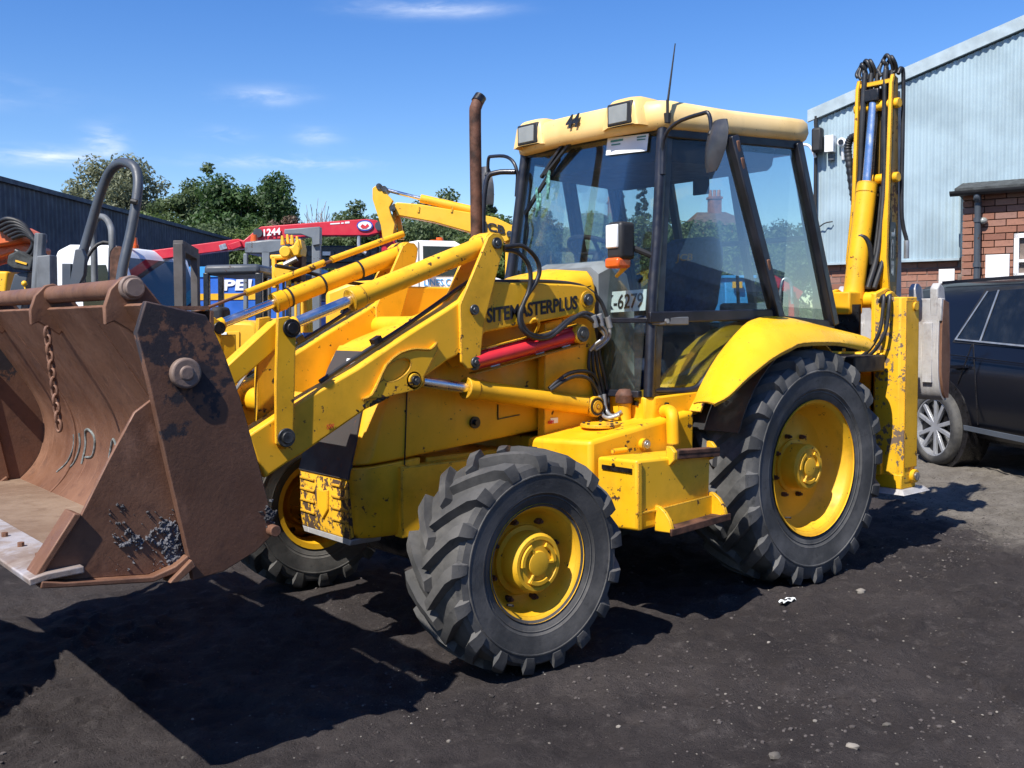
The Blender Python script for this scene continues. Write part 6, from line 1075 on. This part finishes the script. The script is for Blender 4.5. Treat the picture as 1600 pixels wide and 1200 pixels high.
o_ = at(412, 369, D=D-.27); text('crane_number', '1244', 'white_ink', t, o_, at(438, 366.5, D=D-.27)-o_, V(0, 0, 1), .105, .26, .004, bold=.03)
for x0, x1 in ((516, 531), (533, 537), (539, 546)): flat(MB(), [(x0, 350.8-(x0-516)*.07), (x1, 350.8-(x1-516)*.07), (x1, 349-(x1-516)*.07-(.8 if x0 > 538 else 0)), (x0, 349-(x0-516)*.07-(.8 if x0 > 538 else 0))], D-.246, .004).build('faded_print', 'white_ink', t)
c = at(570, 352.5, D=D-.26); b = MB(); b.cyl(c, c-FH*.008, .125, n=24); b.v = [tuple(c+(np.array(p)-c)*V(1, 1, .66)) for p in b.v]; lg = b.build('crane_emblem', 'blue_ink', t); b = MB(); b.cyl(c-FH*.008, c-FH*.014, .105, n=24); b.v = [tuple(c+(np.array(p)-c)*V(1, 1, .6)) for p in b.v]; b.build('emblem_field', 'white_ink', lg)
flat(MB(), [(563, 354), (566, 350), (571, 353), (574, 349), (577, 353), (572, 357), (566, 357)], D-.278, .004).build('emblem_mark', 'red_ink', lg)
flat(MB(), [(470, 384), (592, 384), (592, 410), (470, 412)], D+.2, 1.6).build('lorry_deck', 'grease', t, bevel=.02)
for k in range(11): c = at(474+k*11, 396, D=D+.14); b = MB(); b.cyl(c, c+FH*.05, .045, n=10); b.build('deck_roller', 'dark_grey', t)
flat(MB(), [(504, 393), (516, 393), (516, 399), (504, 399)], D+.12, .02).build('deck_plate', 'paper_white', t); flat(MB(), [(540, 391), (548, 391), (548, 398), (540, 398)], D+.12, .02).build('deck_plate', 'paper_white', t)
flat(MB(), [(470, 430), (600, 430), (600, 470), (470, 470)], D+.4, 1.4).build('lorry_chassis', 'grease', t)
for px in (490, 560): simple_wheel(t, gnd(px, D+.4)+V(0, 0, .5), FH, .5, .3)
b = MB(); b.tube([at(561, 368, D=D-.2), at(561, 385, D=D-.2), at(566, 392, D=D-.2), at(572, 396, D=D-.2)], .03, 8, 3); b.build('hook_chain', 'zinc', t)
# grey cab behind
t = thing('grey_machine_cab', 'light grey machine cab with amber beacon below the crane number', 'machine cab', gnd(430, 13)); D = 13
flat(MB(), [(382, 378), (420, 374), (446, 374), (446, 392), (424, 396), (418, 397), (382, 396)], D, 1.2).build('cab_roof', 'grey_paint', t, bevel=.02); flat(MB(), [(409, 392), (421, 392), (421, 540), (411, 540)], D, .1).build('cab_post', 'grey_paint', t, bevel=.01); flat(MB(), [(380, 396), (386, 396), (386, 540), (380, 540)], D+.6, .08).build('cab_post', 'grey_paint', t, bevel=.01)
flat(MB(), [(444, 358), (500, 354), (500, 382), (488, 384), (487, 372), (470, 366), (444, 366)], D+.3, .15).build('cab_hood_frame', 'grey_paint', t, bevel=.01); flat(MB(), [(446, 374), (470, 372), (470, 540), (446, 540)], D+.3, .1).build('cab_post', 'grey_paint', t, bevel=.01); flat(MB(), [(487, 380), (500, 380), (500, 540), (487, 540)], D+.35, .1).build('cab_post', 'grey_paint', t, bevel=.01)
c = at(397, 378, D=D+.1); b = MB(); b.cyl(c-V(0, 0, .02), c+V(0, 0, .09), .05, .04, n=12); b.build('beacon', 'amber', t, smooth=40)
b = MB(); p = gnd(440, 13.6); b.box(p+V(0, 0, .75), (1.0, 1.2, .9), BGX); b.build('machine_body', 'grey_paint', t, bevel=.04)
for dx in (-.4, .4): simple_wheel(t, p+RH*dx-FH*.55+V(0, 0, .36), FH, .36, .25)
# yellow mini digger with raised bucket
t = thing('yellow_mini_digger', 'yellow mini digger with its toothed bucket raised, behind the tilt rams', 'digger', gnd(440, 8.2)); D = 8.2
flat(MB(), [(438, 394), (444, 388), (456, 384), (462, 376), (466, 372), (470, 388), (468, 400), (452, 402)], D, .26).build('digging_bucket', 'yellow_worn', t, bevel=.015)
for x_, y_ in ((441, 368), (449, 366), (456, 367), (464, 369), (469, 374)): flat(MB(), [(x_-3, y_+15), (x_-2, y_), (x_+1, y_), (x_+3, y_+14)], D+.02*(x_ % 3), .04).build('bucket_tooth', 'yellow_far', t, bevel=.004)
b = MB(); c = at(445, 393, D=D-.05); b.cyl(c, c+FH*.3, .045, n=16); b.build('bucket_pivot', 'yellow_far', t, bevel=.008)
flat(MB(), [(421, 398), (455, 397), (456, 404), (422, 406)], D, .14).build('dipper_head', 'yellow_far', t, bevel=.012)
for x_ in (424, 446): flat(MB(), [(x_, 400), (x_+6, 400), (x_+7, 450), (x_+1, 450)], D, .05).build('dipper_link', 'yellow_far', t, bevel=.006)
b = MB(); c = at(441, 424, D=D-.04); b.cyl(c, c+FH*.2, .075, n=20); b.build('link_boss', 'yellow_far', t, bevel=.01)
flat(MB(), [(446, 402), (472, 396), (470, 440), (448, 442)], D+.1, .2).build('dipper_arm', 'exhaust_rust', t, bevel=.01); b = MB(); b.cyl(at(444, 414, D=D-.1), at(464, 404, D=D-.1), .022, n=10); b.build('bucket_ram_rod', 'bright_steel', t)
for x_ in (432, 441, 451, 460, 470): flat(MB(), [(x_, 440), (x_+3, 440), (x_+3, 520), (x_, 520)], D+.05, .03).build('boom_hose', 'hose' if x_ % 2 else 'yellow_far', t)
flat(MB(), [(468, 440), (480, 440), (482, 520), (468, 520)], D+.1, .2).build('boom', 'yellow_worn', t, bevel=.01)
D = 6.6; b = MB(); flat(b, [(326, 508), (334, 500), (395, 503), (402, 512), (410, 640), (322, 640)], D, .7).build('engine_bonnet', 'yellow_far', t, bevel=.03)
flat(MB(), [(329, 519), (374, 518), (374, 556), (331, 557)], D-.01, .012).build('bonnet_panel', 'yellow_far', t, bevel=.003); flat(MB(), [(331, 520), (354, 519), (354, 540), (332, 541)], D-.018, .006).build('white_label', 'paper_white', t)
flat(MB(), [(380, 560), (382, 530), (392, 510), (412, 498), (426, 497), (430, 512), (412, 560)], D+.05, .3).build('boom_foot', 'yellow_far', t, bevel=.03)
p = gnd(420, 7.4); b = MB(); b.box(p+V(0, 0, .55), (.8, 1.2, .5), BGX); b.build('house_frame', 'yellow_worn', t, bevel=.05)
for dx in (-.45, .45): b = MB(); b.box(p+RH*dx+V(0, 0, .22), (.25, 1.5, .42), BGX); b.build('crawler_track', 'hose', t, bevel=.1)
# white van
t = thing('white_van', 'white van cab with dark side window and beacon behind the near tilt ram', 'van', gnd(670, 13)); g = cabframe(gnd(612, 13), rad(3)); zt = at(660, 379, D=13)[2]
zz = lambda y_: float(at(660, y_, D=13)[2]); ss = lambda x_: (x_-612)/FPX*13
b = MB(); pf = [(ss(614), zz(392)), (ss(636), zz(379)), (ss(655), zz(376)), (ss(712), zz(378)), (ss(722), zz(384)), (ss(760), zz(430)), (ss(790), zz(440)), (ss(790), .5), (ss(612), .5)]; b.hull2([g(a, 0, z) for a, z in pf], [g(a, 1.7, z) for a, z in pf]); vb = b.build('van_body', 'white_paint', t, bevel=.03)
b = MB(); pf = [(ss(663), zz(385)), (ss(716), zz(387)), (ss(748), zz(432)), (ss(663), zz(432))]; b.hull2([g(a, -.012, z) for a, z in pf], [g(a, -.003, z) for a, z in pf]); b.build('side_window', 'glass_dark', t); b = MB(); pf = [(ss(655), zz(378)), (ss(657), zz(378)), (ss(657), .6), (ss(655), .6)]; b.hull2([g(a, -.006, z) for a, z in pf], [g(a, .004, z) for a, z in pf]); b.build('door_gap', 'zinc', t)
text('van_lettering', 'LINES.CO', 'light_blue_paint', vb, g(ss(664), -.008, zz(447)), g(1, 0, 0)-g(0, 0, 0), V(0, 0, 1), .085, .42, .004)
c = g(ss(673), .5, zt+.02); b = MB(); b.cyl(c-V(0, 0, .05), c+V(0, 0, .04), .06, n=12); b.cyl(c+RH*.07-V(0, 0, .05), c+RH*.07+V(0, 0, .07), .055, .045, n=12); b.build('beacon', 'amber', t, smooth=40)
for a in (.35, 1.2): simple_wheel(t, g(a, .1, .33), FH, .33, .22)
# second backhoe loader behind
t = thing('second_backhoe', 'second yellow backhoe with its boom laid out behind the exhaust stack', 'backhoe loader', gnd(700, 12)); D = 12.0
flat(MB(), [(582, 294), (590, 288), (599, 291), (602, 300), (614, 313), (608, 324), (611, 336), (617, 350), (613, 373), (598, 374), (595, 352), (582, 311)], D, .10).build('dipper_plate', 'yellow_far', t, bevel=.006)
flat(MB(), [(618, 334), (626, 341), (631, 374), (621, 374), (622, 358)], D+.22, .08).build('dipper_plate', 'yellow_far', t, bevel=.006); flat(MB(), [(614, 318), (618, 330), (618, 372), (612, 372)], D+.1, .12).build('dipper_web', 'yellow_worn', t)
flat(MB(), [(612, 320), (620, 316), (655, 319), (735, 332), (775, 340), (800, 352), (802, 372), (790, 378), (735, 363), (678, 347), (620, 336)], D+.04, .2).build('boom', 'yellow_far', t, bevel=.01)
for px, py in ((613, 325), (600, 295), (592, 291), (796, 365)): b = MB(); c = at(px, py, D=D-.02); b.cyl(c, c+FH*.3, .035, n=14); b.build('boom_pin', 'pin_steel', t)
b = MB(); b.cyl(at(601, 296, D=D+.12), at(660, 311, D=D+.12), .022, n=12); rr2_ = b.build('dipper_ram_rod', 'chrome', t, smooth=50); b = MB(); b.cyl(at(657, 310, D=D+.12), at(745, 330, D=D+.12), .05, n=16); b.build('dipper_ram', 'yellow_far', t, bevel=.006)
o_ = at(754, 362, D=D+.03); text('boom_lettering', 'JCB', 'ink', t, o_, at(790, 371, D=D+.03)-o_, V(0, 0, 1), .13, .27, .004, bold=.03)
for px in (654, 706): flat(MB(), [(px, 323), (px+2, 323), (px+1, 332), (px-2, 332)], D+.03, .01).build('boom_clip', 'yellow_worn', t)
p = gnd(760, 12.8); b = MB(); b.box(p+V(0, 0, 1.05), (2.2, 1.5, .9), BGX); b.build('machine_body', 'yellow_far', t, bevel=.05)
flat(MB(), [(790, 352), (812, 350), (815, 540), (788, 540)], D+.1, .4).build('king_post', 'yellow_far', t, bevel=.02)
for dx in (-.8, .9): simple_wheel(t, p+RH*dx-FH*.7+V(0, 0, .6), FH, .6, .35)
# yellow machine body with black mudguard, low behind the rams
t = thing('yellow_loader_body', 'pale yellow loader body with black mudguard low behind the far tilt ram', 'loader', gnd(560, 9)); D = 9.2
flat(MB(), [(508, 455), (545, 440), (600, 436), (625, 445), (625, 560), (508, 560)], D, .9).build('bonnet', 'yellow_far', t, bevel=.04)
b = MB(); c = at(573, 500, D=D-.25); rows = [[c+RH*.22*math.cos(a)+V(0, 0, .24*math.sin(a))+FH*o for o in (0, .12, .25)] for a in np.linspace(.1, 2.9, 12)]; b.slab(rows, .02); b.build('mudguard', 'lining', t, smooth=60)
simple_wheel(t, gnd(573, D-.1)+V(0, 0, .62), FH, .62, .3); simple_wheel(t, gnd(573, D+.8)+V(0, 0, .62), FH, .62, .3)
# small things seen low through the cab glass
t = thing('blue_skip', 'light blue skip seen low through the loader door glass', 'skip', gnd(1150, 17)); flat(MB(), [(1132, 432), (1180, 432), (1176, 530), (1136, 530)], 17, 1.2).build('skip_body', 'light_blue_paint', t, bevel=.02); flat(MB(), [(1145, 440), (1160, 440), (1160, 450), (1145, 450)], 16.9, .05).build('skip_label', 'yellow_far', t); flat(MB(), [(1130, 430), (1182, 430), (1182, 434), (1130, 434)], 16.95, 1.3).build('top_rim', 'light_blue_paint', t)
b = MB(); b.box(gnd(1156, 17.6)+V(0, 0, .5), (.5, 1.0, 1.0), BGX); b.build('skip_stand', 'dark_grey', t)
t = thing('red_hoist', 'red sloping hoist frame seen low through the quarter window', 'hoist', gnd(1225, 16)); b = MB(); b.bar(at(1205, 436, D=16), at(1250, 462, D=16), .12, .14); b.build('hoist_arm', 'red_paint', t); b = MB(); b.bar(at(1240, 456, D=16), gnd(1240, 16), .12, .12, up=(0, 1, 0)); b.bar(at(1212, 440, D=16), gnd(1212, 16), .1, .1, up=(0, 1, 0)); b.build('hoist_leg', 'red_paint', t); b = MB(); b.tube([at(1218, 470, D=15.8), at(1222, 440, D=15.8), at(1230, 436, D=15.8), at(1236, 445, D=15.8), at(1238, 475, D=15.8)], .025, 8, 4); b.build('guard_rail', 'bright_steel', t, smooth=60)
